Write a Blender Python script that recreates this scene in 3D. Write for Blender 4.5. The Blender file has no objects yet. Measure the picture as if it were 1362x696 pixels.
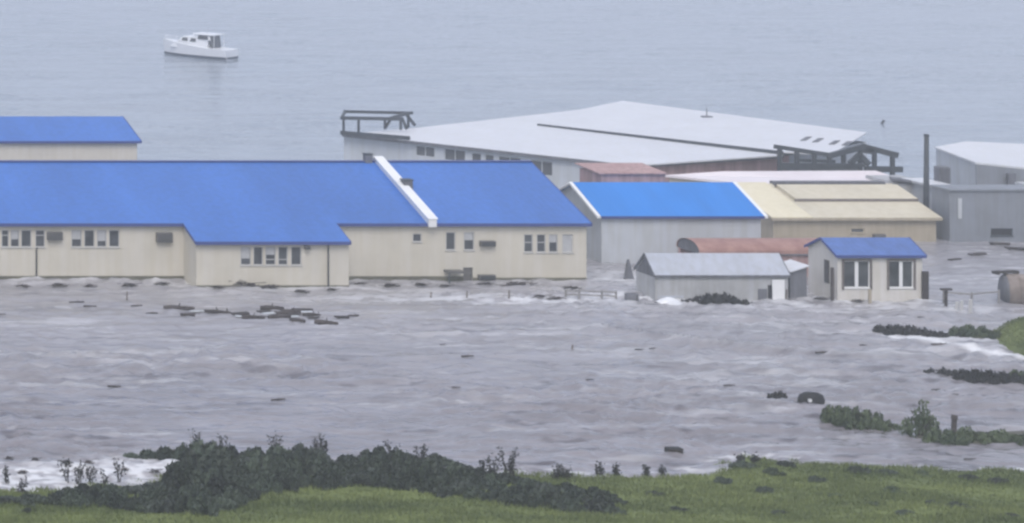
import bpy, bmesh, math, random
import numpy as np
from mathutils import Vector, Matrix
random.seed(7)
R = math.radians
SC = bpy.context.scene
COL = SC.collection

# ------------------------------------------------------------------ camera, world, sun, exposure
# level camera on the hillside, 40 m above the flood; the frame is a crop low and to the right of the lens axis
FX, HX, HY, HC = 3400.0, -900.0, -280.0, 40.0       # focal length and principal point in photograph pixels, camera height
cd = bpy.data.cameras.new("camera")
cam = bpy.data.objects.new("camera", cd); COL.objects.link(cam)
cam.location = (0, 0, HC); cam.rotation_euler = (R(90), 0, 0)
cd.sensor_width = 36; cd.lens = FX / 1362 * 36
cd.shift_x = (681 - HX) / 1362; cd.shift_y = -(348 - HY) / 1362
cd.clip_start = 0.5; cd.clip_end = 9000
SC.camera = cam

SUN_EL, SUN_AZ = 52.0, 200.0                         # azimuth measured from +Y (the view) towards +X
w = bpy.data.worlds.new("World"); SC.world = w; w.use_nodes = True
nt = w.node_tree; nt.nodes.clear()
sky = nt.nodes.new("ShaderNodeTexSky"); sky.sky_type = 'NISHITA'; sky.sun_disc = False
sky.sun_elevation = R(SUN_EL); sky.sun_rotation = R(SUN_AZ); sky.dust_density = 6.0; sky.air_density = 1.0; sky.ozone_density = 1.5
mixn = nt.nodes.new("ShaderNodeMix"); mixn.data_type = 'RGBA'; mixn.inputs[0].default_value = 0.62
mixn.inputs[7].default_value = (6.3, 6.8, 8.2, 1)   # the cloud layer
bg = nt.nodes.new("ShaderNodeBackground"); bg.inputs[1].default_value = 0.14
wo = nt.nodes.new("ShaderNodeOutputWorld")
nt.links.new(sky.outputs[0], mixn.inputs[6]); nt.links.new(mixn.outputs[2], bg.inputs[0]); nt.links.new(bg.outputs[0], wo.inputs[0])

sd = bpy.data.lights.new("sun", 'SUN'); sd.energy = 1.1; sd.angle = R(25); sd.color = (1.0, 0.96, 0.92)
sun = bpy.data.objects.new("sun", sd); COL.objects.link(sun)
_d = Vector((math.sin(R(SUN_AZ)) * math.cos(R(SUN_EL)), math.cos(R(SUN_AZ)) * math.cos(R(SUN_EL)), math.sin(R(SUN_EL))))
sun.rotation_euler = _d.to_track_quat('Z', 'Y').to_euler()

SC.view_settings.view_transform = 'Standard'; SC.view_settings.look = 'None'
SC.view_settings.exposure = 0.12; SC.view_settings.gamma = 1.0; SC.view_settings.use_curve_mapping = False
SC.render.engine = 'CYCLES'
SC.cycles.use_denoising = True
try: SC.cycles.denoiser = 'OPENIMAGEDENOISE'
except Exception: pass
SC.cycles.max_bounces = 6; SC.cycles.volume_bounces = 1; SC.cycles.volume_step_rate = 4.0
SC.cycles.pixel_filter_type = 'BLACKMAN_HARRIS'; SC.cycles.filter_width = 2.6

# ------------------------------------------------------------------ helpers
def W(px, py, Y):                    # point at depth Y
    return Vector(((px - HX) * Y / FX, Y, HC - (py - HY) * Y / FX))
def WZ(px, py, z=0.0):               # point at height z
    return W(px, py, (HC - z) * FX / (py - HY))
def XX(px, Y): return (px - HX) * Y / FX
def ZZ(py, Y): return HC - (py - HY) * Y / FX

def noise2(x, y, seed=0):            # smooth value noise, vectorised
    x = np.asarray(x, dtype=np.float64); y = np.asarray(y, dtype=np.float64)
    xi = np.floor(x).astype(np.int64); yi = np.floor(y).astype(np.int64)
    xf = x - xi; yf = y - yi
    u = xf * xf * xf * (xf * (xf * 6 - 15) + 10); v = yf * yf * yf * (yf * (yf * 6 - 15) + 10)
    def h(a, b):
        n = (a * 374761393 + b * 668265263 + seed * 2147483647) & 0xffffffff
        n = ((n ^ (n >> 13)) * 1274126177) & 0xffffffff
        n = n ^ (n >> 16)
        return (n & 0xffff) / 32767.5 - 1.0
    return (h(xi, yi) * (1 - u) + h(xi + 1, yi) * u) * (1 - v) + (h(xi, yi + 1) * (1 - u) + h(xi + 1, yi + 1) * u) * v

class MB:
    def __init__(s): s.v = []; s.f = []
    def poly(s, pts):
        n = len(s.v); s.v += [tuple(p) for p in pts]; s.f.append(tuple(range(n, n + len(pts)))); return s
    def box(s, x0, x1, y0, y1, z0, z1):
        n = len(s.v)
        s.v += [(x0,y0,z0),(x1,y0,z0),(x1,y1,z0),(x0,y1,z0),(x0,y0,z1),(x1,y0,z1),(x1,y1,z1),(x0,y1,z1)]
        s.f += [(n,n+3,n+2,n+1),(n+4,n+5,n+6,n+7),(n,n+1,n+5,n+4),(n+1,n+2,n+6,n+5),(n+2,n+3,n+7,n+6),(n+3,n,n+4,n+7)]
        return s
    def beam(s, a, b, w, h=None, up=Vector((0,0,1))):
        h = w if h is None else h
        a = Vector(a); b = Vector(b); d = (b - a).normalized()
        if abs(d.dot(up)) > .98: up = Vector((0,1,0))
        r = d.cross(up).normalized() * w / 2; u = r.cross(d).normalized() * h / 2
        n = len(s.v)
        for p in (a, b): s.v += [tuple(p - r - u), tuple(p + r - u), tuple(p + r + u), tuple(p - r + u)]
        s.f += [(n,n+1,n+2,n+3),(n+7,n+6,n+5,n+4)] + [(n+i, n+4+i, n+4+(i+1)%4, n+(i+1)%4) for i in range(4)]
        return s
    def tube(s, pts, rads, k=8, caps=True):
        pts = [Vector(p) for p in pts]; n0 = len(s.v)
        for i, p in enumerate(pts):
            d = (pts[min(i+1, len(pts)-1)] - pts[max(i-1, 0)]).normalized()
            up = Vector((0,0,1)) if abs(d.z) < .9 else Vector((0,1,0))
            r = d.cross(up).normalized(); u = r.cross(d)
            for j in range(k):
                a = 2*math.pi*j/k
                s.v.append(tuple(p + (r*math.cos(a) + u*math.sin(a)) * rads[i]))
        for i in range(len(pts)-1):
            for j in range(k):
                a = n0+i*k+j; b = n0+i*k+(j+1)%k
                s.f.append((a, b, b+k, a+k))
        if caps:
            s.f.append(tuple(n0+j for j in range(k))[::-1]); s.f.append(tuple(n0+(len(pts)-1)*k+j for j in range(k)))
        return s
    def slab(s, pts, t, d=(0,0,-1)):      # planar polygon given thickness t along d
        d = Vector(d) * t; n = len(s.v); k = len(pts)
        s.v += [tuple(p) for p in pts] + [tuple(Vector(p) + d) for p in pts]
        s.f.append(tuple(range(n, n+k))); s.f.append(tuple(range(n+2*k-1, n+k-1, -1)))
        for i in range(k):
            j = (i+1) % k; s.f.append((n+i, n+k+i, n+k+j, n+j))
        return s
    def build(s, name, m, parent=None, smooth=False, bevel=0):
        me = bpy.data.meshes.new(name); me.from_pydata(s.v, [], s.f); me.validate()
        bm = bmesh.new(); bm.from_mesh(me); bmesh.ops.recalc_face_normals(bm, faces=bm.faces)
        if bevel: bmesh.ops.bevel(bm, geom=bm.edges[:], offset=bevel, segments=1, affect='EDGES')
        bm.to_mesh(me); bm.free()
        if smooth:
            for p in me.polygons: p.use_smooth = True
        return link(name, me, m, parent)
def link(name, me, m, parent=None):
    o = bpy.data.objects.new(name, me); COL.objects.link(o)
    if m is not None and not me.materials: me.materials.append(m)
    if parent is not None:
        o.parent = parent
        o.matrix_parent_inverse = Matrix.Translation(parent.location).inverted() if not any(parent.rotation_euler) else Matrix()
    return o
def tag(o, label=None, cat=None, group=None, kind=None):
    if label: o['label'] = label
    if cat: o['category'] = cat
    if group: o['group'] = group
    if kind: o['kind'] = kind
    return o
def thing(name, label, cat, loc=(0,0,0), group=None):
    o = bpy.data.objects.new(name, None); COL.objects.link(o); o.location = loc; o.empty_display_size = .5
    return tag(o, label, cat, group)
def copy_tree(o, parent=None):
    c = o.copy(); COL.objects.link(c)
    if parent is not None: c.parent = parent
    for ch in list(o.children): copy_tree(ch, c)
    return c

# ------------------------------------------------------------------ materials
def mat(name, col, rough=.7, var=.12, scale=1.2, col2=None, stretch=(1,1,1), bump=0., bscale=6., spec=.3, metal=0., streak=0., rnd=0.):
    m = bpy.data.materials.new(name); m.use_nodes = True; t = m.node_tree; b = t.nodes['Principled BSDF']
    b.inputs['Roughness'].default_value = rough; b.inputs['Metallic'].default_value = metal
    b.inputs['Specular IOR Level'].default_value = spec
    g = t.nodes.new('ShaderNodeNewGeometry')
    mp = t.nodes.new('ShaderNodeMapping'); mp.inputs['Scale'].default_value = stretch
    t.links.new(g.outputs['Position'], mp.inputs[0])
    n = t.nodes.new('ShaderNodeTexNoise'); n.inputs['Scale'].default_value = scale; n.inputs['Detail'].default_value = 6; n.inputs['Roughness'].default_value = .62
    t.links.new(mp.outputs[0], n.inputs['Vector'])
    c1 = tuple(max(0, c*(1-var)) for c in col) + (1,); c2 = (tuple(c*(1+var) for c in col) if col2 is None else tuple(col2)) + (1,)
    rp = t.nodes.new('ShaderNodeValToRGB'); rp.color_ramp.elements[0].position = .3; rp.color_ramp.elements[1].position = .72
    rp.color_ramp.elements[0].color = c1; rp.color_ramp.elements[1].color = c2
    t.links.new(n.outputs[0], rp.inputs[0]); out = rp.outputs[0]
    if streak:
        mp2 = t.nodes.new('ShaderNodeMapping'); mp2.inputs['Scale'].default_value = (1.6, 1.6, .12)
        t.links.new(g.outputs['Position'], mp2.inputs[0])
        n2 = t.nodes.new('ShaderNodeTexNoise'); n2.inputs['Scale'].default_value = 1.3; n2.inputs['Detail'].default_value = 5
        t.links.new(mp2.outputs[0], n2.inputs['Vector'])
        r2 = t.nodes.new('ShaderNodeValToRGB'); r2.color_ramp.elements[0].position = .38; r2.color_ramp.elements[1].position = .62
        v = 1 - streak
        r2.color_ramp.elements[0].color = (v*.98, v*.97, v*.93, 1); r2.color_ramp.elements[1].color = (1, 1, 1, 1)
        t.links.new(n2.outputs[0], r2.inputs[0])
        mm = t.nodes.new('ShaderNodeMix'); mm.data_type = 'RGBA'; mm.blend_type = 'MULTIPLY'; mm.inputs[0].default_value = 1
        t.links.new(out, mm.inputs[6]); t.links.new(r2.outputs[0], mm.inputs[7]); out = mm.outputs[2]
    if rnd:
        oi = t.nodes.new('ShaderNodeObjectInfo'); mr = t.nodes.new('ShaderNodeMapRange')
        mr.inputs[3].default_value = 1 - rnd; mr.inputs[4].default_value = 1 + rnd
        t.links.new(oi.outputs['Random'], mr.inputs[0])
        mm = t.nodes.new('ShaderNodeVectorMath'); mm.operation = 'SCALE'
        t.links.new(out, mm.inputs[0]); t.links.new(mr.outputs[0], mm.inputs['Scale']); out = mm.outputs[0]
    t.links.new(out, b.inputs['Base Color'])
    if bump:
        n3 = t.nodes.new('ShaderNodeTexNoise'); n3.inputs['Scale'].default_value = bscale; n3.inputs['Detail'].default_value = 4
        t.links.new(mp.outputs[0], n3.inputs['Vector'])
        bp = t.nodes.new('ShaderNodeBump'); bp.inputs['Strength'].default_value = bump; bp.inputs['Distance'].default_value = .05
        t.links.new(n3.outputs[0], bp.inputs['Height']); t.links.new(bp.outputs[0], b.inputs['Normal'])
    return m
def ribbed(m, pitch, strength=.35, axis='X'):     # trapezoid sheet ribs running down the slope
    t = m.node_tree; b = t.nodes['Principled BSDF']
    g = t.nodes.new('ShaderNodeNewGeometry'); wv = t.nodes.new('ShaderNodeTexWave'); wv.bands_direction = axis
    wv.inputs['Scale'].default_value = 1 / pitch / 3.1831 * 1.0; wv.inputs['Distortion'].default_value = 0
    t.links.new(g.outputs['Position'], wv.inputs['Vector'])
    bp = t.nodes.new('ShaderNodeBump'); bp.inputs['Strength'].default_value = strength; bp.inputs['Distance'].default_value = .04
    t.links.new(wv.outputs['Fac'], bp.inputs['Height']); t.links.new(bp.outputs[0], b.inputs['Normal'])
    return m

M = {}
M['roof_blue'] = ribbed(mat('blue_sheet_roof', (.045, .155, .50), .42, .16, .16, stretch=(1, .25, .25), streak=.05), .5, .10)
M['roof_dull'] = ribbed(mat('dull_blue_sheet_roof', (.085, .16, .42), .5, .12, .6, streak=.08), .4, .15)
M['roof_azure'] = ribbed(mat('azure_sheet_roof', (.015, .20, .62), .4, .10, .4, stretch=(1, .25, .25)), .5, .1)
M['fascia_blue'] = mat('dark_blue_fascia', (.045, .07, .24), .5, .1)
M['wall_cream'] = mat('cream_wall', (.60, .57, .50), .85, .07, .35, bump=.2, bscale=9, streak=.025)
M['wall_pale'] = mat('pale_wall', (.51, .54, .58), .85, .07, .5, bump=.2, streak=.06)
M['wall_house'] = mat('house_wall', (.64, .62, .59), .85, .06, .8, bump=.15, streak=.06)
M['wall_tan'] = mat('tan_wall', (.42, .37, .29), .85, .09, .6, bump=.2, streak=.08)
M['wall_grey'] = mat('grey_wall', (.24, .26, .30), .8, .1, .5, bump=.2, streak=.08)
M['wall_shed'] = mat('shed_wall', (.44, .45, .47), .85, .12, .8, bump=.3, streak=.12)
M['wall_dark'] = mat('dark_boards', (.16, .165, .19), .8, .15, 1.2, bump=.3, streak=.25)
M['wall_red'] = mat('rusty_red_wall', (.46, .285, .28), .85, .12, .6, col2=(.52, .37, .36), bump=.3, streak=.25)
M['white'] = mat('white_paint', (.78, .79, .80), .5, .04, 1.0)
M['frame'] = mat('dull_white_frame', (.50, .50, .50), .6, .08, 1.5)
M['roof_white'] = mat('white_sheet_roof', (.635, .65, .69), .45, .05, .18, streak=.03)
M['roof_pink'] = mat('pinkish_roof', (.74, .67, .68), .55, .06, .25, col2=(.78, .74, .76))
M['roof_cream'] = mat('cream_sheet_roof', (.72, .66, .49), .5, .06, .3, streak=.03)
M['roof_tan'] = mat('tan_sheet_roof', (.60, .55, .43), .55, .08, .3, streak=.05)
M['roof_grey'] = mat('grey_sheet_roof', (.44, .47, .54), .45, .08, .4, streak=.08)
M['rust'] = mat('rusted_red_metal', (.31, .16, .14), .7, .2, .9, col2=(.42, .26, .22), bump=.4)
M['plinth'] = mat('mossy_plinth', (.14, .135, .10), .95, .35, 1.1, bump=.4)
M['steel_dark'] = mat('dark_steel', (.055, .065, .075), .6, .2, 2)
M['wood_dark'] = mat('wet_dark_wood', (.060, .050, .048), .75, .35, 3, bump=.5, rnd=.35)
M['wood_grey'] = mat('weathered_wood', (.16, .14, .13), .85, .3, 3, bump=.4, rnd=.25)
M['wood_pale'] = mat('bleached_wood', (.27, .26, .26), .85, .2, 3, bump=.3)
M['opening_dark'] = mat('dark_opening', (.03, .03, .035), .9, .3)  # near-black colour painted in for the unlit depth of openings
M['ac'] = mat('grey_metal_box', (.13, .125, .12), .6, .2, 3)
M['curtain'] = mat('pale_blind', (.45, .46, .47), .8, .1, 3)
M['glass'] = mat('window_glass', (.035, .042, .05), .12, .5, .7, col2=(.10, .11, .12), spec=.6)
M['glass_far'] = mat('dusty_window_glass', (.09, .095, .10), .25, .3, .7, spec=.5)
M['hull_white'] = mat('white_gelcoat', (.74, .76, .79), .3, .03, 2, spec=.5)
M['hull_blue'] = mat('dark_boot_stripe', (.05, .07, .10), .4, .1)
M['leaf'] = mat('dark_shrub_leaf', (.026, .038, .030), .6, .45, .5, col2=(.066, .088, .060), rnd=.5)
M['leaf_slate'] = mat('slate_green_shrub_leaf', (.045, .058, .052), .6, .35, .8, col2=(.085, .105, .085), rnd=.3)
M['leaf_green'] = mat('green_shrub_leaf', (.055, .085, .045), .6, .35, .9, col2=(.095, .125, .06), rnd=.25)
M['leaf_loose'] = M['leaf_green']
M['leaf_dark'] = mat('drowned_brush', (.020, .021, .023), .7, .3, 1.2, col2=(.036, .036, .036), rnd=.3)
M['bark'] = mat('shrub_bark', (.05, .042, .038), .9, .3, 4)
M['tyre'] = mat('black_rubber', (.018, .018, .02), .7, .2)
M['tank'] = mat('brown_grey_tank', (.25, .21, .19), .8, .3, .9, bump=.3, streak=.2)
M['foam'] = mat('white_foam', (.72, .74, .76), .8, .08, 3, bump=.4)

# ------------------------------------------------------------------ shoreline and ground
SX = [-400, 20, 36, 44, 52, 60, 76, 80, 85, 92, 100, 110, 130, 500]
SY = [144, 145, 146, 147, 149.5, 151, 148.6, 149.5, 153, 150.6, 149.6, 149, 149, 149]
def shoreY(X): return np.interp(X, SX, SY)
def groundZ(X, Y):
    X = np.asarray(X, float); Y = np.asarray(Y, float)
    t = 1 - Y / shoreY(X)
    up = 38.4 * np.power(np.clip(t, 0, None), 1.4)
    z = np.where(t > 0, up, np.maximum(t * 40, -3.0))
    z = z + .12*np.clip((shoreY(X)-Y)/1.5, 0, 1) + .12 * noise2(X * .45, Y * .6, 3) * np.clip((Y - 4) / 20, 0, 1) + .07 * noise2(X * 1.6, Y * 1.9, 4)
    return np.where(Y < 6, np.minimum(z, 38.4), z)

def grid_mesh(name, xs, ys, zfun):
    Xg, Yg = np.meshgrid(xs, ys); Zg = zfun(Xg, Yg)
    return mesh_from_grid(name, Xg, Yg, Zg)
def mesh_from_grid(name, Xg, Yg, Zg):
    nr, nc = Xg.shape
    co = np.stack([Xg, Yg, Zg], -1).reshape(-1, 3).astype(np.float32)
    i = np.arange(nr*nc).reshape(nr, nc)
    q = np.stack([i[:-1,:-1], i[:-1,1:], i[1:,1:], i[1:,:-1]], -1).reshape(-1, 4)
    me = bpy.data.meshes.new(name)
    me.vertices.add(len(co)); me.vertices.foreach_set('co', co.ravel())
    me.loops.add(q.size); me.loops.foreach_set('vertex_index', q.ravel().astype(np.int32))
    me.polygons.add(len(q)); me.polygons.foreach_set('loop_start', np.arange(0, q.size, 4, dtype=np.int32))
    me.polygons.foreach_set('use_smooth', np.ones(len(q), dtype=bool))
    me.update(calc_edges=True)
    return me

def ground_mat():
    m = mat('grass_ground', (.100, .130, .044), .95, .25, .22, col2=(.18, .22, .070), stretch=(.5, 1, 1), bump=.6, bscale=2.5)
    return m
M['grass'] = ground_mat()
xs = np.concatenate([np.linspace(-600, -20, 12), np.linspace(-15, 20, 12), np.linspace(21, 125, 260), np.linspace(130, 700, 14)])
ys = np.concatenate([np.linspace(-400, -20, 8), np.linspace(-10, 125, 60), np.linspace(126, 160, 100)])
def gz(X, Y):
    return np.where(Y < 0, 38.4 + (-Y) * .02, groundZ(X, np.maximum(Y, 0)))
g = link('ground', grid_mesh('ground', xs, ys, gz), M['grass']); tag(g, 'grassy green hillside sloping down to the flood', None, kind='structure')

# ------------------------------------------------------------------ water
def smooth(a, b, x): t = np.clip((x-a)/(b-a), 0, 1); return t*t*(3-2*t)
def segdist(X, Y, pts):
    d = np.full(X.shape, 1e9)
    for (ax, ay), (bx, by) in zip(pts[:-1], pts[1:]):
        vx, vy = bx-ax, by-ay; t = np.clip(((X-ax)*vx + (Y-ay)*vy) / (vx*vx+vy*vy), 0, 1)
        d = np.minimum(d, np.hypot(X-ax-t*vx, (Y-ay-t*vy)))
    return d
WALLS = []      # (polyline) where the flood piles up; filled below
def wl(*pp): WALLS.append([tuple(WZ(x, y)[:2]) for x, y in pp])
wl((-120, 376), (245, 376)); wl((258, 384), (466, 384)); wl((466, 376), (788, 376))
wl((850, 403), (1050, 403)); wl((1076, 398), (1112, 404), (1228, 404))
def water_h(X, Y):
    flood = 1 - smooth(215, 262, Y + 9*noise2(X*.06, Y*.06, 11))
    wx = X + 1.4*noise2(X*.22, Y*.3, 21); wy = Y + 1.1*noise2(X*.25, Y*.33, 22)
    h = .10*noise2(wx*.22, wy*.62, 1) + .085*(1-2*np.abs(noise2(wx*.36, wy*1.15, 2))) + .055*noise2(wx*1.1, wy*2.3, 3) + .03*noise2(X*2.1, Y*4.2, 5)
    amp = .55 + .9*smooth(-.4, .8, noise2(X*.05, Y*.09, 31))
    h += .045*(1-2*np.abs(noise2(wx*.55, wy*2.0, 6))) + .03*(1-2*np.abs(noise2(X*1.1+.3*Y, Y*3.1, 7)))
    h = 1.3*h*amp*(.42 + .58*flood)
    h += (1-flood)*.05*np.sin(Y*.9 + 2.2*noise2(X*.04, Y*.05, 9))*smooth(-.3, .6, noise2(X*.03, Y*.03, 10))
    for pl in WALLS: h += .15*np.exp(-(segdist(X, Y, pl)/1.1)**2)
    # the standing wave where the current drops off
    pl = [tuple(WZ(*p)[:2]) for p in ((800, 438), (850, 444), (930, 458), (1040, 468), (1120, 476), (1230, 474))]
    d = segdist(X, Y + .5*noise2(X*.4, Y*.4, 40), pl); sd_ = np.interp(X, [p[0] for p in pl], [p[1] for p in pl]) - Y
    h += .38*np.exp(-(d/1.3)**2)*smooth(-1.2, .9, -sd_ + .8)
    h -= .22*np.exp(-(d/3.0)**2)*(sd_ < 0)
    # surf running up the near shore on the left
    sh = shoreY(X) - Y
    left = 1 - smooth(50, 62, X)
    h += .30*left*np.exp(-((sh+2.5)/3.2)**2)*(.6 + .6*noise2(X*.7, Y*1.1, 51))
    return h, flood
nr, nc = 800, 980
inv = np.linspace(1/560., 1/126., nr)[::-1]; Dg = 1/inv
ang = np.linspace((-260-HX)/FX, (1640-HX)/FX, nc)
Yg = np.repeat(Dg[:, None], nc, 1); Xg = Yg*ang[None, :]
Hg, Fg = water_h(Xg, Yg)
edge = np.minimum(np.arange(nc), np.arange(nc)[::-1])[None, :]/30.; edge2 = np.minimum(np.arange(nr), np.arange(nr)[::-1])[:, None]/12.
Hg *= np.clip(edge, 0, 1)*np.clip(edge2, 0, 1)
# foam: on crests, along walls, in the surf and in long drifting streaks
def foam_mask(X, Y, H, F):
    n = noise2(X*.9, Y*1.8, 61); n2 = noise2(X*2.4, Y*4.4, 62); n3 = noise2(X*.11, Y*.22, 63)
    fo = .22*smooth(.26, .52, H + .05*n)*F
    n4 = noise2(X*.33, Y*1.9, 64)
    n5 = noise2(X*.16, Y*1.1, 65); n6 = noise2(X*.7, Y*3.2, 66)
    fo += .14*smooth(.35, .9, .65*n4 + .3*n + .25*n2 + .5*n3)*F + .17*smooth(160, 200, Y)*F + .24*smooth(.25, .85, .8*n5 + .45*n6 + .3*n3)*F
    for pl in WALLS:
        d = segdist(X, Y-1.1, pl); fo += .40*np.exp(-(d/1.8)**2)*smooth(-.3, .6, n + .4*n2)
    sh = shoreY(X) - Y; left = 1 - smooth(46, 58, X)
    fo += 1.0*left*np.exp(-((sh+1.2)/2.8)**2)*(.25 + .75*smooth(-.55, .45, n2 + .7*n + .1))
    fo += .55*(1-left)*np.exp(-((sh+.5)/.7)**2)*smooth(.0, .7, n + .5*n2)
    for (px, py, rx, ry) in ((1290, 412, 3.2, 1.6), (1285, 455, 6, 1.2), (840, 372, 4, 4), (1120, 408, 7, 1.5), (820, 400, 8, 2.5), (600, 398, 14, 1.6)):
        c = WZ(px, py); fo += .5*np.exp(-((X-c.x)/rx)**2-((Y-c.y)/ry)**2)*smooth(-.7, .5, n + .5*n2)
    pl = [tuple(WZ(*p)[:2]) for p in ((1180, 447), (1260, 460), (1330, 472), (1400, 480))]
    fo += .8*np.exp(-(segdist(X, Y, pl)/.55)**2)
    return np.clip(fo, 0, 1)
Fo = foam_mask(Xg, Yg, Hg, Fg)
def silt_shade_mask(X, Y):  # painted-in darkening: turbid water and the wave's lee shadow together
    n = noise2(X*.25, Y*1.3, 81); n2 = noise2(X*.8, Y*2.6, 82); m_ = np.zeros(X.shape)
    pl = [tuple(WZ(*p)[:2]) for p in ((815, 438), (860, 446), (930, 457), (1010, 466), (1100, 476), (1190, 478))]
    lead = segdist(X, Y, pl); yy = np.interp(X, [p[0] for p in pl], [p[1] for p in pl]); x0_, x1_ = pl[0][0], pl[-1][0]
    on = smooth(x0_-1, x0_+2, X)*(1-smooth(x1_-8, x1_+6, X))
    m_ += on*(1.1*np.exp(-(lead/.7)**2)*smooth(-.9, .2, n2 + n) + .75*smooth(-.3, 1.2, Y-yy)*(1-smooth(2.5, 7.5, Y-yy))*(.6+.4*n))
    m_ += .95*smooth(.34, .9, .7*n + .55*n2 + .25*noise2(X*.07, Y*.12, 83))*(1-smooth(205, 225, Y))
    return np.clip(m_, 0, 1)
Si = silt_shade_mask(Xg, Yg)
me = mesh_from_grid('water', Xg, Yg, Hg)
for nm, arr in (('foam', Fo), ('flood', Fg), ('silt_shade', Si)):
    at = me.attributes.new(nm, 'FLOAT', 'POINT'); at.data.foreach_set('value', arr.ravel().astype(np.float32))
def water_mat():
    m = bpy.data.materials.new('flood_and_sea_water'); m.use_nodes = True; t = m.node_tree; b = t.nodes['Principled BSDF']; L = t.links.new
    fo = t.nodes.new('ShaderNodeAttribute'); fo.attribute_name = 'foam'
    fl = t.nodes.new('ShaderNodeAttribute'); fl.attribute_name = 'flood'
    g = t.nodes.new('ShaderNodeNewGeometry')
    mp = t.nodes.new('ShaderNodeMapping'); mp.inputs['Scale'].default_value = (.35, 1.0, 1); L(g.outputs['Position'], mp.inputs[0])
    n = t.nodes.new('ShaderNodeTexNoise'); n.inputs['Scale'].default_value = .35; n.inputs['Detail'].default_value = 7; n.inputs['Roughness'].default_value = .6; n.inputs['Distortion'].default_value = .6
    L(mp.outputs[0], n.inputs['Vector'])
    def ramp(a, bb, p0=.3, p1=.7):
        r = t.nodes.new('ShaderNodeValToRGB'); r.color_ramp.elements[0].position = p0; r.color_ramp.elements[1].position = p1
        r.color_ramp.elements[0].color = a + (1,); r.color_ramp.elements[1].color = bb + (1,); L(n.outputs[0], r.inputs[0]); return r
    mud = ramp((.185, .175, .193), (.285, .270, .292)); sea = ramp((.235, .278, .33), (.30, .345, .40))
    def mix(f, a, bb):
        x = t.nodes.new('ShaderNodeMix'); x.data_type = 'RGBA'; L(f, x.inputs[0]); L(a, x.inputs[6])
        if isinstance(bb, tuple): x.inputs[7].default_value = bb + (1,)
        else: L(bb, x.inputs[7])
        return x.outputs[2]
    mp3 = t.nodes.new('ShaderNodeMapping'); mp3.inputs['Scale'].default_value = (.09, .75, 1); L(g.outputs['Position'], mp3.inputs[0])
    n9 = t.nodes.new('ShaderNodeTexNoise'); n9.inputs['Scale'].default_value = .5; n9.inputs['Detail'].default_value = 6; n9.inputs['Roughness'].default_value = .65; L(mp3.outputs[0], n9.inputs['Vector'])
    r9 = t.nodes.new('ShaderNodeValToRGB'); r9.color_ramp.elements[0].position = .36; r9.color_ramp.elements[1].position = .60
    r9.color_ramp.elements[0].color = (.80, .80, .80, 1); r9.color_ramp.elements[1].color = (1.04, 1.04, 1.04, 1); L(n9.outputs[0], r9.inputs[0])
    c = mix(fl.outputs['Fac'], sea.outputs[0], mud.outputs[0])
    mu = t.nodes.new('ShaderNodeMix'); mu.data_type = 'RGBA'; mu.blend_type = 'MULTIPLY'; mu.inputs[0].default_value = 1; L(c, mu.inputs[6]); L(r9.outputs[0], mu.inputs[7]); c = mu.outputs[2]
    si = t.nodes.new('ShaderNodeAttribute'); si.attribute_name = 'silt_shade'
    c = mix(si.outputs['Fac'], c, (.10, .092, .108))  # muddy dark tone, with the wave's lee shadow painted into it
    c = mix(fo.outputs['Fac'], c, (.70, .71, .73)); L(c, b.inputs['Base Color'])
    rr = t.nodes.new('ShaderNodeMapRange'); rr.inputs[3].default_value = .12; rr.inputs[4].default_value = .7
    L(fo.outputs['Fac'], rr.inputs[0]); L(rr.outputs[0], b.inputs['Roughness'])
    b.inputs['IOR'].default_value = 1.33
    n2 = t.nodes.new('ShaderNodeTexNoise'); n2.inputs['Scale'].default_value = 1.6; n2.inputs['Detail'].default_value = 5; L(mp.outputs[0], n2.inputs['Vector'])
    bp = t.nodes.new('ShaderNodeBump'); bp.inputs['Strength'].default_value = .5; bp.inputs['Distance'].default_value = .16
    L(n2.outputs[0], bp.inputs['Height']); L(bp.outputs[0], b.inputs['Normal'])
    return m
M['water'] = water_mat()
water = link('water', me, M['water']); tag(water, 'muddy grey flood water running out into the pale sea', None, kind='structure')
mb = MB(); mb.poly([(-3000, 110, -.75), (3000, 110, -.75), (3000, 5000, -.75), (-3000, 5000, -.75)])
o = mb.build('sea', M['water']); tag(o, 'open pale grey sea reaching to the horizon', None, kind='structure')
def waterZ(x, y): return float(water_h(np.array([[x]]), np.array([[y]]))[0][0, 0])

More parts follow.
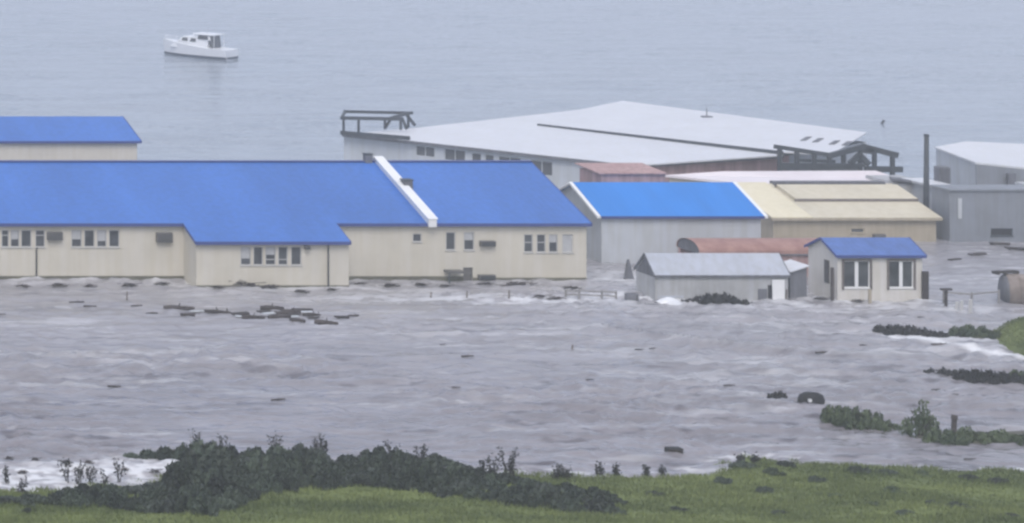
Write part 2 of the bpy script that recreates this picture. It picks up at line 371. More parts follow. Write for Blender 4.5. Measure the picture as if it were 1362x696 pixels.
# ------------------------------------------------------------------ building kit
ZB = -1.6
def wall(mb, o, u, L, z0, z1, holes=(), t=.25, top=None):
    """wall from point o along unit u for length L; holes (u0,u1,z0,z1) go right through; thickness t to the left of u"""
    u = Vector(u).normalized(); o = Vector((o[0], o[1], 0)); nrm = Vector((-u.y, u.x, 0))
    us = sorted({0, L, *[h[0] for h in holes], *[h[1] for h in holes]}); zs = sorted({z0, z1, *[h[2] for h in holes], *[h[3] for h in holes]})
    def solid(i, j):
        if i < 0 or j < 0 or i >= len(us)-1 or j >= len(zs)-1: return False
        cu = (us[i]+us[i+1])/2; cz = (zs[j]+zs[j+1])/2
        return not any(h[0] < cu < h[1] and h[2] < cz < h[3] for h in holes)
    def P(a, z, d): p = o + u*a + nrm*d; p.z = z; return p
    for i in range(len(us)-1):
        for j in range(len(zs)-1):
            if not solid(i, j): continue
            a, b, c, d = us[i], us[i+1], zs[j], zs[j+1]
            mb.poly([P(a,c,0), P(b,c,0), P(b,d,0), P(a,d,0)]); mb.poly([P(a,c,t), P(a,d,t), P(b,d,t), P(b,c,t)])
            if not solid(i-1, j): mb.poly([P(a,c,0), P(a,d,0), P(a,d,t), P(a,c,t)])
            if not solid(i+1, j): mb.poly([P(b,c,0), P(b,c,t), P(b,d,t), P(b,d,0)])
            if not solid(i, j-1): mb.poly([P(a,c,0), P(a,c,t), P(b,c,t), P(b,c,0)])
            if not solid(i, j+1): mb.poly([P(a,d,0), P(b,d,0), P(b,d,t), P(a,d,t)])
def window(root, o, u, hole, frame='white', pane='glass', mull=(), trans=(), fw=.07, sill=True):
    u = Vector(u).normalized(); o = Vector((o[0], o[1], 0)); nrm = Vector((-u.y, u.x, 0)); a, b, c, d = hole
    def P(x, z, dd): p = o + u*x + nrm*dd; p.z = z; return p
    m = MB()
    def bar(x0, x1, z0, z1, d0=.05, d1=.15):
        q = [P(x0,z0,d0), P(x1,z0,d0), P(x1,z1,d0), P(x0,z1,d0)]; m.slab(q, d1-d0, nrm)
    bar(a+.004, a+fw, c+.004, d-.004); bar(b-fw, b-.004, c+.004, d-.004); bar(a+fw, b-fw, c+.004, c+fw); bar(a+fw, b-fw, d-fw, d-.004)
    for k in mull:
        x = a + (b-a)*k; bar(x-fw*.6, x+fw*.6, c+fw, d-fw, .055, .145)
    for k in trans:
        z = c + (d-c)*k; bar(a+fw, b-fw, z-.03, z+.03, .06, .14)
    f = m.build('window', M[frame], root)
    m = MB(); m.slab([P(a+.01,c+.01,.10), P(b-.01,c+.01,.10), P(b-.01,d-.01,.10), P(a+.01,d-.01,.10)], .02, nrm); m.build('pane', M[pane], f)
    if sill:
        m = MB(); m.slab([P(a-.06,c-.06,-.08), P(b+.06,c-.06,-.08), P(b+.06,c-.003,-.08), P(a-.06,c-.003,-.08)], .10, nrm); m.build('sill', M[frame], f)
    return f
def hole_px(rect, Y, X0):
    x0, x1, y0, y1 = rect
    return (XX(x0, Y)-X0, XX(x1, Y)-X0, ZZ(y1, Y), ZZ(y0, Y))

# ------------------------------------------------------------------ the long blue-roofed plant
YE, TAN = 207.15, .334; YW = 207.5; YP = 204.6; YPE = 204.25
ZE = ZZ(297.5, YE)
def rz(Y): return ZE + TAN*(Y-YE)
DR = 10.5; YR = YE + DR; YBK = YE + 2*DR
XL, XR = XX(-210, YW), XX(787, YE)
XA, XB = XX(260, YPE), XX(467, YPE)
plant = thing('factory_building', 'long two-storey cream building with a broad blue roof and white parapet strip', 'building', (XX(400, YW), YW+8, 0))
XWR = XR - .25
holesL = [hole_px(r, YW, XL) for r in ((2, 12, 306, 329), (14, 26, 306, 329), (28, 42, 306, 329), (47, 60, 306, 329), (95, 109, 306, 329), (112, 126, 306, 329), (129, 142, 306, 329), (145, 159, 306, 329), (-60, -46, 306, 329), (-42, -28, 306, 329))]
XPL, XPR = XX(261, YP), XX(464, YP)
holesP = [hole_px(r, YP, XPL) for r in ((320, 334, 328, 353), (337, 350, 328, 353), (353, 367, 328, 353), (370, 383, 328, 353), (387, 401, 328, 353))]
X0R = XPR
rr = [(549, 561, 311, 322), (593, 606, 309, 333), (617, 631, 309, 333), (697, 709, 312, 336), (714, 726, 312, 336), (730, 742, 312, 336), (748, 762, 312, 336), (616, 629, 356, 379)]
holesR = [hole_px(r, YW, X0R) for r in rr]
mb = MB()
wall(mb, (XL, YW), (1,0,0), XPL-XL, ZB, rz(YW)-.16, holesL)
wall(mb, (XPL, YP), (1,0,0), XPR-XPL, ZB, rz(YP)-.16, holesP)
wall(mb, (X0R, YW), (1,0,0), XWR-X0R, ZB, rz(YW)-.16, holesR)
mb.poly([(XPL-.003, YP, ZB), (XPL-.003, YP, rz(YP)-.16), (XPL-.003, YW, rz(YW)-.16), (XPL-.003, YW, ZB)])
mb.poly([(XPR+.003, YP, ZB), (XPR+.003, YP, rz(YP)-.16), (XPR+.003, YW, rz(YW)-.16), (XPR+.003, YW, ZB)])
for x in (XL-.003, XWR+.003):
    mb.poly([(x, YW, ZB), (x, YW, rz(YW)-.16), (x, YR, rz(YR)-.16), (x, YBK-.35, rz(YW)-.16), (x, YBK-.35, ZB)])
mb.poly([(XL, YBK-.35, ZB), (XWR, YBK-.35, ZB), (XWR, YBK-.35, rz(YW)-.16), (XL, YBK-.35, rz(YW)-.16)])
mb.build('wall', M['wall_cream'], plant)
mb = MB()
mb.slab([(x, y, rz(y)) for x, y in ((XL-.3, YE), (XA, YE), (XA, YPE), (XB, YPE), (XB, YE), (XR, YE), (XR, YR), (XL-.3, YR))], .12)
mb.slab([(XL-.3, YR, rz(YR)), (XR, YR, rz(YR)), (XR, YBK, ZE), (XL-.3, YBK, ZE)], .12)
roof = mb.build('roof', M['roof_blue'], plant)
mb = MB()
for x0, x1, y in ((XL-.3, XA, YE), (XA, XB, YPE), (XB, XR, YE)): mb.box(x0, x1, y-.05, y-.004, rz(y)-.24, rz(y)+.02)
for x in (XA, XB):
    mb.beam((x, YPE, rz(YPE)-.1), (x, YE, rz(YE)-.1), .06, .2)
mb.beam((XR+.03, YE, rz(YE)-.09), (XR+.03, YR, rz(YR)-.09), .06, .22)
mb.build('fascia', M['fascia_blue'], roof)
mb = MB(); mb.beam((XL-.3, YR, rz(YR)+.03), (XR, YR, rz(YR)+.03), .5, .08); mb.build('ridge_cap', M['fascia_blue'], roof)
xp = XX(574, YE)
mb = MB()
mb.slab([(xp-.32, YE-.25, rz(YE)-.25), (xp-.32, YE-.25, rz(YE)+.38), (xp-.32, YR, rz(YR)+.38), (xp-.32, YBK+.2, ZE+.38), (xp-.32, YBK+.2, ZE-.25), (xp-.32, YR, rz(YR)-.25)], .64, (1,0,0))
mb.build('parapet', M['white'], plant)
mb = MB(); mb.slab([(xp-.40, YE-.3, rz(YE)+.384), (xp+.40, YE-.3, rz(YE)+.384), (xp+.40, YR, rz(YR)+.384), (xp-.40, YR, rz(YR)+.384)], -.07); mb.build('coping', M['white'], plant)
for i, h in enumerate(holesL): window(plant, (XL, YW), (1,0,0), h, 'frame', 'glass', trans=(.68,) if i % 3 == 0 else ())
for i, h in enumerate(holesP): window(plant, (XPL, YP), (1,0,0), h, 'frame', 'glass', trans=(.3,) if i in (2, 3) else ())
for i, h in enumerate(holesR):
    if i == 7: continue
    window(plant, (X0R, YW), (1,0,0), h, 'frame', 'curtain' if i == 6 else 'glass', trans=(.55,) if i in (3, 4) else ())
for (ox, hs_, yy, pick) in ((XL, holesL, YW, (1, 4, 6)), (XPL, holesP, YP, (0, 2)), (X0R, holesR, YW, (2, 5))):
    for i in pick:
        a, b_, c, d = hs_[i]; t = MB(); t.box(ox+a+.1, ox+b_-.1, yy+.082, yy+.097, c+(d-c)*(.35+.1*(i % 3)), d-.09); t.build('blind', M['curtain'], plant)
h = holesR[7]
mb = MB(); mb.box(X0R+h[0]+.01, X0R+h[1]-.01, YW+.1, YW+.15, ZB+.1, h[3]-.01); dr = mb.build('door', M['ac'], plant)
mb = MB(); mb.box(X0R+h[1]-.16, X0R+h[1]-.12, YW+.05, YW+.1, .5, .62); mb.build('handle', M['steel_dark'], dr)
def acbox(r, Y, name='air_conditioner', m='ac', dep=.4):
    x0, x1, y0, y1 = r; b_ = MB().box(XX(x0, Y), XX(x1, Y), Y-dep, Y-.003, ZZ(y1, Y), ZZ(y0, Y)); return b_.build(name, M[m], plant, bevel=.03)
for r, y in (((62, 82, 308, 319), YW), ((207, 228, 309, 322), YW), ((404, 411, 327, 331), YP), ((637, 657, 320, 327), YW), ((635, 657, 365, 371), YW)):
    a = acbox(r, y)
    x0, x1, y0, y1 = r
    gmb = MB()
    for k in range(4):
        zz = ZZ(y1, y) + (ZZ(y0, y)-ZZ(y1, y))*(.2 + .2*k); gmb.box(XX(x0+1.5, y), XX(x1-1.5, y), y-.425, y-.401, zz-.02, zz+.02)
    gmb.build('grille', M['steel_dark'], a)
mb = MB(); mb.box(XX(590, YW), XX(612, YW), YW-.9, YW-.003, ZZ(361, YW), ZZ(358.5, YW)); aw = mb.build('awning', M['ac'], plant)
mb = MB(); mb.beam((XX(591.5, YW), YW-.85, ZB), (XX(591.5, YW), YW-.85, ZZ(361, YW)), .09); mb.build('post', M['steel_dark'], aw)
for px, Y, yt in ((48, YW, 330), (436, YP, 324)):
    x = XX(px, Y); mb = MB(); mb.tube([(x, Y-.12, ZB), (x, Y-.12, ZZ(yt, Y)-.1), (x, Y-.12-.2, ZZ(yt, Y)+.06)], [.06]*3, 8); mb.build('downpipe', M['steel_dark'], plant, True)
mb = MB()
mb.box(XL, XPL-.01, YW-.06, YW-.004, ZB, .50); mb.box(XPL, XPR, YP-.06, YP-.004, ZB, .30); mb.box(XPR+.07, X0R+holesR[7][0], YW-.06, YW-.004, ZB, .48); mb.box(X0R+holesR[7][1], XWR, YW-.06, YW-.004, ZB, .36)
mb.build('plinth', M['plinth'], plant)
def roof_vent(px, py, wd, ht):
    # on the front slope: solve for depth
    Y = (HC - ZE + TAN*YE) / ((py-HY)/FX + TAN); p = W(px, py, Y)
    mb = MB(); mb.box(p.x-wd/2, p.x+wd/2, Y-wd/2, Y+wd/2, p.z-.3, p.z+ht); v = mb.build('roof_vent', M['wall_dark'], plant, bevel=.04)
    mb = MB(); mb.slab([(p.x-wd*.56, Y-wd*.56, p.z+ht+.1), (p.x+wd*.56, Y-wd*.56, p.z+ht+.1), (p.x+wd*.56, Y+wd*.56, p.z+ht+.1), (p.x-wd*.56, Y+wd*.56, p.z+ht+.1)], .09); mb.build('cowl', M['steel_dark'], v)
roof_vent(541, 252, .75, .75); roof_vent(489, 215, .6, .6)

# ------------------------------------------------------------------ generic gabled building square to the main one
def gabled(name, label, cat, x0, x1, Y, ye, d, rise, wm, rm, fm='white', holes=(), oh=.3, side=.3, verge=None, group=None, zwin='glass', mull=(), wframe='white', rt=.1, fasc=.2, trans=(), back=None):
    """front eave at pixels x0..x1, height ye, front wall at depth Y; half depth d, ridge rise"""
    ze = ZZ(ye, Y-oh); X0 = XX(x0, Y-oh); X1 = XX(x1, Y-oh)
    xl, xr = X0+side, X1-side; tn = rise/d
    zr = lambda y: ze + tn*(y-(Y-oh))
    ym = Y + d; yb = Y + (2*d if back is None else d + back)
    root = thing(name, label, cat, ((X0+X1)/2, Y+d, 0), group)
    hs = [hole_px(r, Y, xl) for r in holes]
    mb = MB(); wall(mb, (xl, Y), (1,0,0), xr-xl, ZB, zr(Y)-rt-.02, hs)
    for x in (xl-.003, xr+.003): mb.poly([(x, Y, ZB), (x, Y, zr(Y)-rt-.02), (x, ym, zr(ym)-rt-.02), (x, yb, zr(Y)-rt-.02), (x, yb, ZB)])
    mb.poly([(xl, yb, ZB), (xr, yb, ZB), (xr, yb, zr(Y)-rt-.02), (xl, yb, zr(Y)-rt-.02)])
    mb.build('wall', M[wm], root)
    mb = MB(); mb.slab([(X0, Y-oh, ze), (X1, Y-oh, ze), (X1, ym, zr(ym)), (X0, ym, zr(ym))], rt)
    mb.slab([(X0, ym, zr(ym)), (X1, ym, zr(ym)), (X1, yb+oh, ze), (X0, yb+oh, ze)], rt)
    ro = mb.build('roof', M[rm], root)
    mb = MB(); mb.box(X0, X1, Y-oh-.05, Y-oh-.003, ze-fasc, ze+.02); mb.build('fascia', M[fm], ro)
    vm = verge or fm
    for x in (X0-.03, X1+.03):
        mb = MB()
        mb.slab([(x-.03, Y-oh, ze+.03), (x-.03, Y-oh, ze-.16), (x-.03, ym, zr(ym)-.16), (x-.03, yb+oh, ze-.16), (x-.03, yb+oh, ze+.03), (x-.03, ym, zr(ym)+.03)], .06 if not verge else .3, (1,0,0) if x > X0 or not verge else (-1,0,0))
        mb.build('verge_board', M[vm], ro)
    for i, h in enumerate(hs): window(root, (xl, Y), (1,0,0), h, wframe, zwin, mull=mull, trans=trans)
    return root, dict(X0=X0, X1=X1, xl=xl, xr=xr, Y=Y, ym=ym, yb=yb, zr=zr, ze=ze)

gabled('outbuilding', 'small blue-roofed cream building standing behind the long factory building', 'building', -90, 188, 236, 188, 5.2, 1.5, 'wall_cream', 'roof_blue', 'fascia_blue')
azure, ai = gabled('workshop_building', 'pale grey building with a bright azure roof and white gable edge', 'building', 800, 1017, 215.5, 288, 4.6, 2.0, 'wall_pale', 'roof_azure', 'fascia_blue', verge='white', side=.15)
yel, yi = gabled('warehouse_annex', 'low tan building with a banded yellowish cream roof', 'building', 1027, 1253, 226, 290.5, 7.0, 1.85, 'wall_tan', 'roof_tan', 'wall_tan', oh=.35, back=3.3, holes=((1132, 1150, 304, 310),), zwin='glass_far', wframe='wall_tan')
# raised bands on the annex roof: a cream sheet field on the left, overlapping courses on the right
ro = [c for c in yel.children if c.name.startswith('roof')][0]
def on_roof(inf, x, y, up): return (x, y, inf['zr'](y) + up)
xs_ = yi['X0']; xm = xs_ + 3.6
mb = MB(); mb.slab([on_roof(yi, xs_-.02, yi['Y']-.36, .10), on_roof(yi, xm, yi['Y']-.36, .10), on_roof(yi, xm, yi['ym']+.02, .10), on_roof(yi, xs_-.02, yi['ym']+.02, .10)], .08)
mb.build('roof_sheet', M['roof_cream'], ro)
for k, (t0, t1, up) in enumerate(((-.36, 3.0, .05), (3.02, 6.1, .28))):
    a = xm + .05 + (0 if k == 0 else .4); b_ = yi['X1'] - .01
    mb = MB(); mb.slab([on_roof(yi, a, yi['Y']+t0, up+.02), on_roof(yi, b_, yi['Y']+t0, up+.02), on_roof(yi, b_, yi['Y']+t1, up+.01), on_roof(yi, a, yi['Y']+t1, up+.01)], up)
    mb.build('roof_sheet', M['roof_tan'], ro)
for t0, up in ((3.0, .30), (6.15, .28)):
    yv_ = yi['Y']+t0; mb = MB(); mb.box(xm+.3, yi['X1']-.02, yv_-.05, yv_-.003, yi['zr'](yv_)+.02, yi['zr'](yv_)+up); mb.build('roof_lip', M['wood_grey'], ro)  # dark strip added along each lip to paint in the step's shadow
mb = MB(); mb.box(xm+.5, yi['X1']-.8, yi['ym']-.5, yi['ym']+.3, yi['zr'](yi['ym'])-.1, yi['zr'](yi['ym'])+.22); mb.build('ridge_vent', M['wall_dark'], ro)
mb = MB(); mb.box(XX(1160, 226), XX(1175, 226), 225.6, 225.99, ZZ(317, 226), ZZ(311, 226)); mb.build('wall_box', M['ac'], yel)

# small house with two wide windows
house, hi = gabled('small_house', 'little white cottage with blue roof and two broad white-barred windows', 'house', 1113, 1232, 199.3, 340, 1.95, .92, 'wall_house', 'roof_dull', 'fascia_blue', oh=.22, side=.18,
                   holes=((1122, 1157, 347, 383), (1182, 1215, 347, 383)), mull=(.5,), wframe='white')
for c in list(house.children):
    if c.name.startswith('window'):
        xs0 = [v.co.x for v in c.data.vertices]; zs0 = [v.co.z for v in c.data.vertices]
        a, b_, c0, c1 = min(xs0), max(xs0), min(zs0), max(zs0); mx = (a+b_)/2
        t = MB(); y0, y1 = 199.2, 199.297
        t.box(a-.14, a-.003, y0, y1, c0-.14, c1+.14); t.box(b_+.003, b_+.14, y0, y1, c0-.14, c1+.14); t.box(a-.003, b_+.003, y0, y1, c1+.003, c1+.14)
        t.build('surround', M['wood_grey'], c)
        t = MB(); t.box(mx-.13, mx+.13, 199.31, 199.36, c0+.08, c1-.08); t.build('centre_post', M['white'], c)
xl = hi['xl']
yA, yB = 200.35, 201.0
t = MB(); t.box(xl-.05, xl-.003, yA, yB, ZZ(376, 200.7), ZZ(346, 200.7)); sw = t.build('window', M['wood_dark'], house)
t = MB(); t.box(xl-.07, xl-.053, yA+.08, yB-.08, ZZ(375, 200.7), ZZ(347.5, 200.7)); t.build('pane', M['glass'], sw)
t = MB(); t.box(XX(1227, 199.1), XX(1235, 199.1), 199.05, 199.2, ZB, ZZ(361, 199.1)); t.build('side_door', M['wood_dark'], house)
# grey shed
shed, si = gabled('boat_shed', 'low grey shed with a steep pale sheet roof beside the white cottage', 'shed', 871, 1051, 199.6, 366.5, 1.45, 1.35, 'wall_shed', 'roof_grey', 'wall_dark', oh=.12, side=.1, fasc=.16)
x = XX(1036, 199.4)
t = MB(); t.slab([(x-.42, 199.45, -1), (x+.5, 199.45, -1), (x+.42, 199.35, 1.75), (x-.55, 199.35, 1.75)], .05, (0,1,0)); t.build('door', M['white'], shed)
t = MB(); t.box(x-.75, x-.45, 199.55, 199.59, -1, 1.3); t.build('door_gap', M['opening_dark'], shed)  # solid dark panel painting the shade of a gap beside the door
t = MB(); t.box(XX(1008, 199.6), XX(1020, 199.6), 199.56, 199.595, -1, 1.0); t.build('boarded_panel', M['wall_dark'], shed)
t = MB(); xl_ = si['xl']
t.poly([(xl_-.02, 199.62, si['zr'](199.6)-.3), (xl_-.02, si['ym'], si['zr'](si['ym'])-.2), (xl_-.02, si['yb']-.02, si['zr'](199.6)-.3)]); t.build('gable_boarding', M['wall_dark'], shed)
# lean-to between the shed and the cottage
lt = thing('lean_to', 'dark grey lean-to squeezed between the pale-roofed shed and white cottage', 'shed', (XX(1062, 200.4), 201, 0))
x0, x1 = XX(1051, 200), XX(1073, 200)
t = MB(); t.slab([(x0, 200, ZB), (x1, 200, ZB), (x1, 200, ZZ(354, 200)), (x0, 200, ZZ(361, 200))], 2.2, (0,1,0)); t.build('wall', M['wall_dark'], lt)
t = MB(); t.slab([(x0-.1, 199.8, ZZ(360.5, 200)), (x1+.1, 199.8, ZZ(352.5, 200)), (x1+.1, 202.4, ZZ(352.5, 200)), (x0-.1, 202.4, ZZ(360.5, 200))], .1); t.build('roof', M['roof_white'], lt)
# rust-red tank lying behind the shed
def tank(name, label, a, b_, r, m, k=20):
    a = Vector(a); b_ = Vector(b_); d = (b_-a).normalized()
    root = thing(name, label, 'tank', tuple((a+b_)/2 - Vector((0,0,r))))
    t = MB(); t.tube([a, b_], [r, r], k, False); t.build('shell', M[m], root, True)
    for p, s in ((a, -1), (b_, 1)):
        t = MB(); t.tube([p, p+d*s*.14*r, p+d*s*.26*r, p+d*s*.32*r], [r*.985, r*.86, r*.5, r*.06], k); t.build('end_cap', M['wall_dark'] if s < 0 else M[m], root, True)
    for f in (.25, .5, .75):
        p = a.lerp(b_, f); t = MB(); t.tube([p-d*.06, p+d*.06], [r*1.015]*2, k); t.build('hoop', M[m], root, True)
    return root
vs = thing('vaulted_shed', 'low shed with a long rounded rust-red roof behind the grey shed', 'shed', (XX(1012, 211), 212, 0))
Yv = 209.5; xv0, xv1 = XX(931, Yv), XX(1120, Yv); zv = ZZ(338, Yv); dv = 3.4; rv = ZZ(316, Yv+dv/2) - zv - .1
arc = [(Yv + dv/2 - math.cos(a)*(dv/2+.1), zv + math.sin(a)**.8*rv) for a in [math.pi*k/14 for k in range(15)]]
t = MB()
for (ya, za), (yb_, zb_) in zip(arc[:-1], arc[1:]): t.poly([(xv0-.1, ya, za), (xv1, ya, za), (xv1, yb_, zb_), (xv0-.1, yb_, zb_)])
t.build('roof', M['rust'], vs, True)
t = MB(); t.slab([(xv0, y_, z_-.06) for y_, z_ in arc], .15, (1,0,0)); t.build('end_wall', M['wall_dark'], vs)
t = MB(); wall(t, (xv0, Yv+.02), (1,0,0), xv1-xv0, ZB, zv-.02); wall(t, (xv1, Yv+dv-.02), (-1,0,0), xv1-xv0, ZB, zv-.02); t.build('wall', M['wall_red'], vs)
t = MB(); t.box(xv0-.1, xv1, Yv-.16, Yv-.10, zv-.10, zv+.02); t.build('eave_board', M['wall_dark'], vs)
# ------------------------------------------------------------------ the big white-roofed warehouse, turned to the others
ZW = 4.0
ZK = 6.6
A = WZ(455, 178, ZW); B = WZ(840, 220, ZW); C = WZ(1042, 207, ZW)
E = WZ(715, 167, ZW+.3)
def plane3(a, b_, c): n = (b_-a).cross(c-a).normalized(); return n, n.dot(a)
def on_plane(px, py, pl):
    o_ = Vector((0, 0, HC)); d = W(px, py, 1.0) - o_; return o_ + d*((pl[1]-pl[0].dot(o_))/pl[0].dot(d))
FP = plane3(A, B, E)
F = on_plane(1042, 206, FP); K = on_plane(770, 146, FP); A2 = on_plane(545, 171, FP)
F2 = F + Vector((0, 0, .3)); BP = plane3(E, K, F2)
G = on_plane(828, 134, BP); Hh = on_plane(1153, 176, BP); PV = on_plane(1106, 205, BP); E2 = E
wh = thing('warehouse', 'large low warehouse with broad white roofs behind the azure-roofed building', 'warehouse', (G.x-15, G.y-12, 0))
u = Vector((B.x-A.x, B.y-A.y, 0)); LAB = u.length; u.normalize()
Ao = A + Vector((u.y, -u.x, 0))*0 + Vector((-u.y, u.x, 0))*.35
def wall_hit(px, py):
    # ray through the pixel against the vertical plane of the front wall
    ax = (px-HX)/FX; n = Vector((-u.y, u.x, 0)); Y = n.dot(Ao - Vector((0,0,Ao.z))) / (n.x*ax + n.y)
    p = W(px, py, Y); return (Vector((p.x-Ao.x, p.y-Ao.y, 0))).dot(u), p.z
hs = []
for (x0, x1, y0, y1, y2) in ((553, 578, 193, 208, 210), (591, 619, 197, 213, 216), (627, 640, 202, 217, 219), (645, 657, 204, 219, 221), (663, 693, 207, 223, 226), (706, 735, 212, 232, 235)):
    a, z1 = wall_hit(x0, y0); b_, z2 = wall_hit(x1, y0+2.5); zb = wall_hit(x1, y2)[1]; hs.append((a, b_, zb, (z1+z2)/2-.05))
mb = MB(); wall(mb, Ao, u, LAB-.3, ZB, ZW-.12, hs)
Bo = Ao + u*(LAB-.3)
mb.build('wall', M['wall_pale'], wh)
v = (C - B); v.z = 0; Lv = v.length; v.normalize()
mb = MB(); wall(mb, (Bo.x, Bo.y), v, Lv+1, ZB, ZW-.12); mb.build('side_wall', M['wall_red'], wh)
bk = G + (G - F)*.05
mb = MB()
for p, q in ((Vector((Ao.x, Ao.y, 0)), A2), (A2, G), (G, Hh), (Hh, Vector((Bo.x, Bo.y, 0))+v*Lv)):
    mb.poly([(p.x, p.y, ZB), (q.x, q.y, ZB), (q.x, q.y, ZW-.14), (p.x, p.y, ZW-.14)])
mb.build('back_wall', M['wall_pale'], wh)
for h in hs: window(wh, Ao, u, h, 'wall_pale', 'glass_far', sill=False, mull=(.5,) if h[1]-h[0] > 1.5 else ())
def roof_poly(pts, m, parent, name='roof', t=.14):
    mb = MB(); c = sum((Vector(p) for p in pts), Vector())/len(pts); n = len(pts)
    top = [tuple(p) for p in pts]
    base = len(mb.v); mb.v += top + [(p[0], p[1], p[2]-t) for p in top] + [tuple(c), (c.x, c.y, c.z-t)]
    for i in range(n):
        j = (i+1) % n; mb.f += [(i, j, 2*n), (n+j, n+i, 2*n+1), (i, n+i, n+j, j)]
    return mb.build(name, m, parent)
fr = MB().slab([A, B, F, E, K, A2], .14).build('roof', M['roof_white'], wh)
BR = [E2, F2, PV, Hh, G, K]
br = MB().slab(BR, .14).build('roof', M['roof_white'], wh)
mb = MB(); mb.slab([E+Vector((0,0,-.05)), F+Vector((0,0,-.05)), F2+Vector((0,0,.05)), E+Vector((0,0,.20))], .12, (u.y, -u.x, 0)); mb.build('roof_step', M['steel_dark'], wh)
mb = MB(); mb.beam(A+Vector((0,0,-.12)), B+Vector((0,0,-.12)), .12, .3); mb.beam(B+Vector((0,0,-.12)), C+Vector((0,0,-.12)), .12, .28); mb.build('fascia', M['wall_dark'], wh)
def fan_z(pts, x, y):
    c = sum((Vector(p) for p in pts), Vector())/len(pts)
    for i in range(len(pts)):
        a, b_ = Vector(pts[i]), Vector(pts[(i+1) % len(pts)])
        den = (b_.y-c.y)*(a.x-c.x) + (c.x-b_.x)*(a.y-c.y)
        if abs(den) < 1e-9: continue
        l1 = ((b_.y-c.y)*(x-c.x) + (c.x-b_.x)*(y-c.y))/den; l2 = ((c.y-a.y)*(x-c.x) + (a.x-c.x)*(y-c.y))/den
        if l1 >= -1e-6 and l2 >= -1e-6 and l1+l2 <= 1.000001: return l1*a.z + l2*b_.z + (1-l1-l2)*c.z
    return None
for px, py in ((1072, 185), (1088, 187), (1110, 190), (1127, 191)):
    p = on_plane(px, py, BP)
    q = []
    for dx, dy in ((-1.3, -1.2), (-.7, -1.2), (1.3, 1.2), (.7, 1.2)):
        zz = fan_z(BR, p.x+dx, p.y+dy); q.append(Vector((p.x+dx, p.y+dy, (zz or p.z)+.06)))
    mb = MB(); mb.slab(q, .05); mb.build('skylight', M['wall_dark'], wh)
p = on_plane(940, 156, BP); mb = MB(); mb.tube([p+Vector((0,0,-.3)), p+Vector((0,0,1.0))], [.07, .05], 6); mb.box(p.x-.5, p.x+.5, p.y-.3, p.y+.3, p.z-.3, p.z+.12); mb.build('roof_vent', M['wall_dark'], wh)

# open steel frame on the roof's far left corner
def frame(name, label, posts, beams, loc, deck=None, m='steel_dark', pw=.2):
    root = thing(name, label, 'frame', loc)
    for a, b_ in posts: t = MB(); t.beam(a, b_, pw); t.build('post', M[m], root)
    for a, b_, h in beams: t = MB(); t.beam(a, b_, pw*.9, h); t.build('beam', M[m], root)
    return root
Af = WZ(456, 176, ZW)
def fp(px, py, Y): return W(px, py, Y)
Yf0, Yf1 = A.y-.4, A.y+4.5
posts = [(fp(x, y0, Y), fp(x, y1, Y)) for x, y0, y1, Y in ((457, 176, 157, Yf0), (477, 178, 159, Yf0-1), (512, 172, 158, Yf0+1.5), (533, 173, 157, Yf0+1), (543, 170, 151, Yf1))]
beams = [(fp(453, 157, Yf0), fp(536, 158.5, Yf0+1), .35), (fp(457, 148.5, Yf1), fp(549, 150.5, Yf1), .3), (fp(453, 176.5, Yf0), fp(545, 184, Yf0-6), .4), (fp(520, 157, Yf0+1), fp(547, 150, Yf1), .3), (fp(512, 171, Yf0+1.5), fp(520, 158, Yf0+1), .25), (fp(454, 157, Yf0), fp(459, 149, Yf1), .25), (fp(540, 152, Yf1), fp(552, 167, Yf1), .3), (fp(535, 158, Yf0+1), fp(541, 172, Yf0+1), .25)]
frame('roof_frame', 'open dark steel frame on the left end of the white warehouse roof', posts, beams, (Af.x+2, Af.y, ZW-.2))
# broken open timber shelter on the right
Y0, Y1 = 244.5, 247.0
posts = [(Vector((fp(x, y0, Y).x, Y, ZB)), fp(x, y1, Y)) for x, y0, y1, Y in ((1037, 224, 196, Y0), (1060, 224, 199, Y0), (1083, 224, 203, Y0), (1103, 224, 207, Y0), (1144, 226, 197, Y1), (1163, 225, 200, Y0+1), (1187, 226, 206, Y0+1), (1122, 224, 204, Y1))]
beams = [(fp(1030, 195, Y0), fp(1108, 207, Y0), .4), (fp(1104, 207, Y0), fp(1150, 194.5, Y0+1), .5), (fp(1146, 194.5, Y0+1), fp(1194, 207, Y0+1), .55), (fp(1142, 199, Y0+1), fp(1165, 203, Y0+1), .5), (fp(1150, 225, Y0+1), fp(1200, 225.5, Y0+1), .55), (fp(1040, 219, Y0), fp(1150, 220, Y0), .35), (fp(1062, 213, Y0+3), fp(1110, 215, Y0+3), .3), (fp(1130, 218, Y0), fp(1143, 206, Y0), .5), (fp(1143, 206, Y0), fp(1156, 219, Y0), .5), (fp(1108, 207, Y1), fp(1150, 197, Y1), .3), (fp(1040, 224, Y0), fp(1140, 224, Y0), .4)]
frame('timber_shelter', 'dark open post-and-beam shelter with a low gable beside the warehouse', posts, beams, (XX(1110, Y0), Y0+2, 0), pw=.32)

# pinkish roofed building in front of the warehouse
pk = thing('pink_roofed_building', 'low building with a pale pinkish roof behind the banded yellowish roof', 'building', (XX(1040, 240), 240, 0))
q = [WZ(885, 233, 3.33), WZ(1010, 246.5, 3.33), WZ(1188, 247, 3.33), WZ(1192, 236, 3.5), WZ(1165, 227, 3.9), WZ(960, 228, 3.75)]
roof_poly(q, M['roof_pink'], pk, t=.2)
mb = MB(); qs = [q[0], q[1], q[2], q[3], q[4], q[5]]
for i in range(6):
    a = qs[i]; b_ = qs[(i+1) % 6]; c_ = sum(qs, Vector())/6
    a = a.lerp(c_, .03); b_ = b_.lerp(c_, .03)
    mb.poly([(a.x, a.y, ZB), (b_.x, b_.y, ZB), (b_.x, b_.y, b_.z-.15), (a.x, a.y, a.z-.15)])
mb.build('wall', M['wall_tan'], pk)
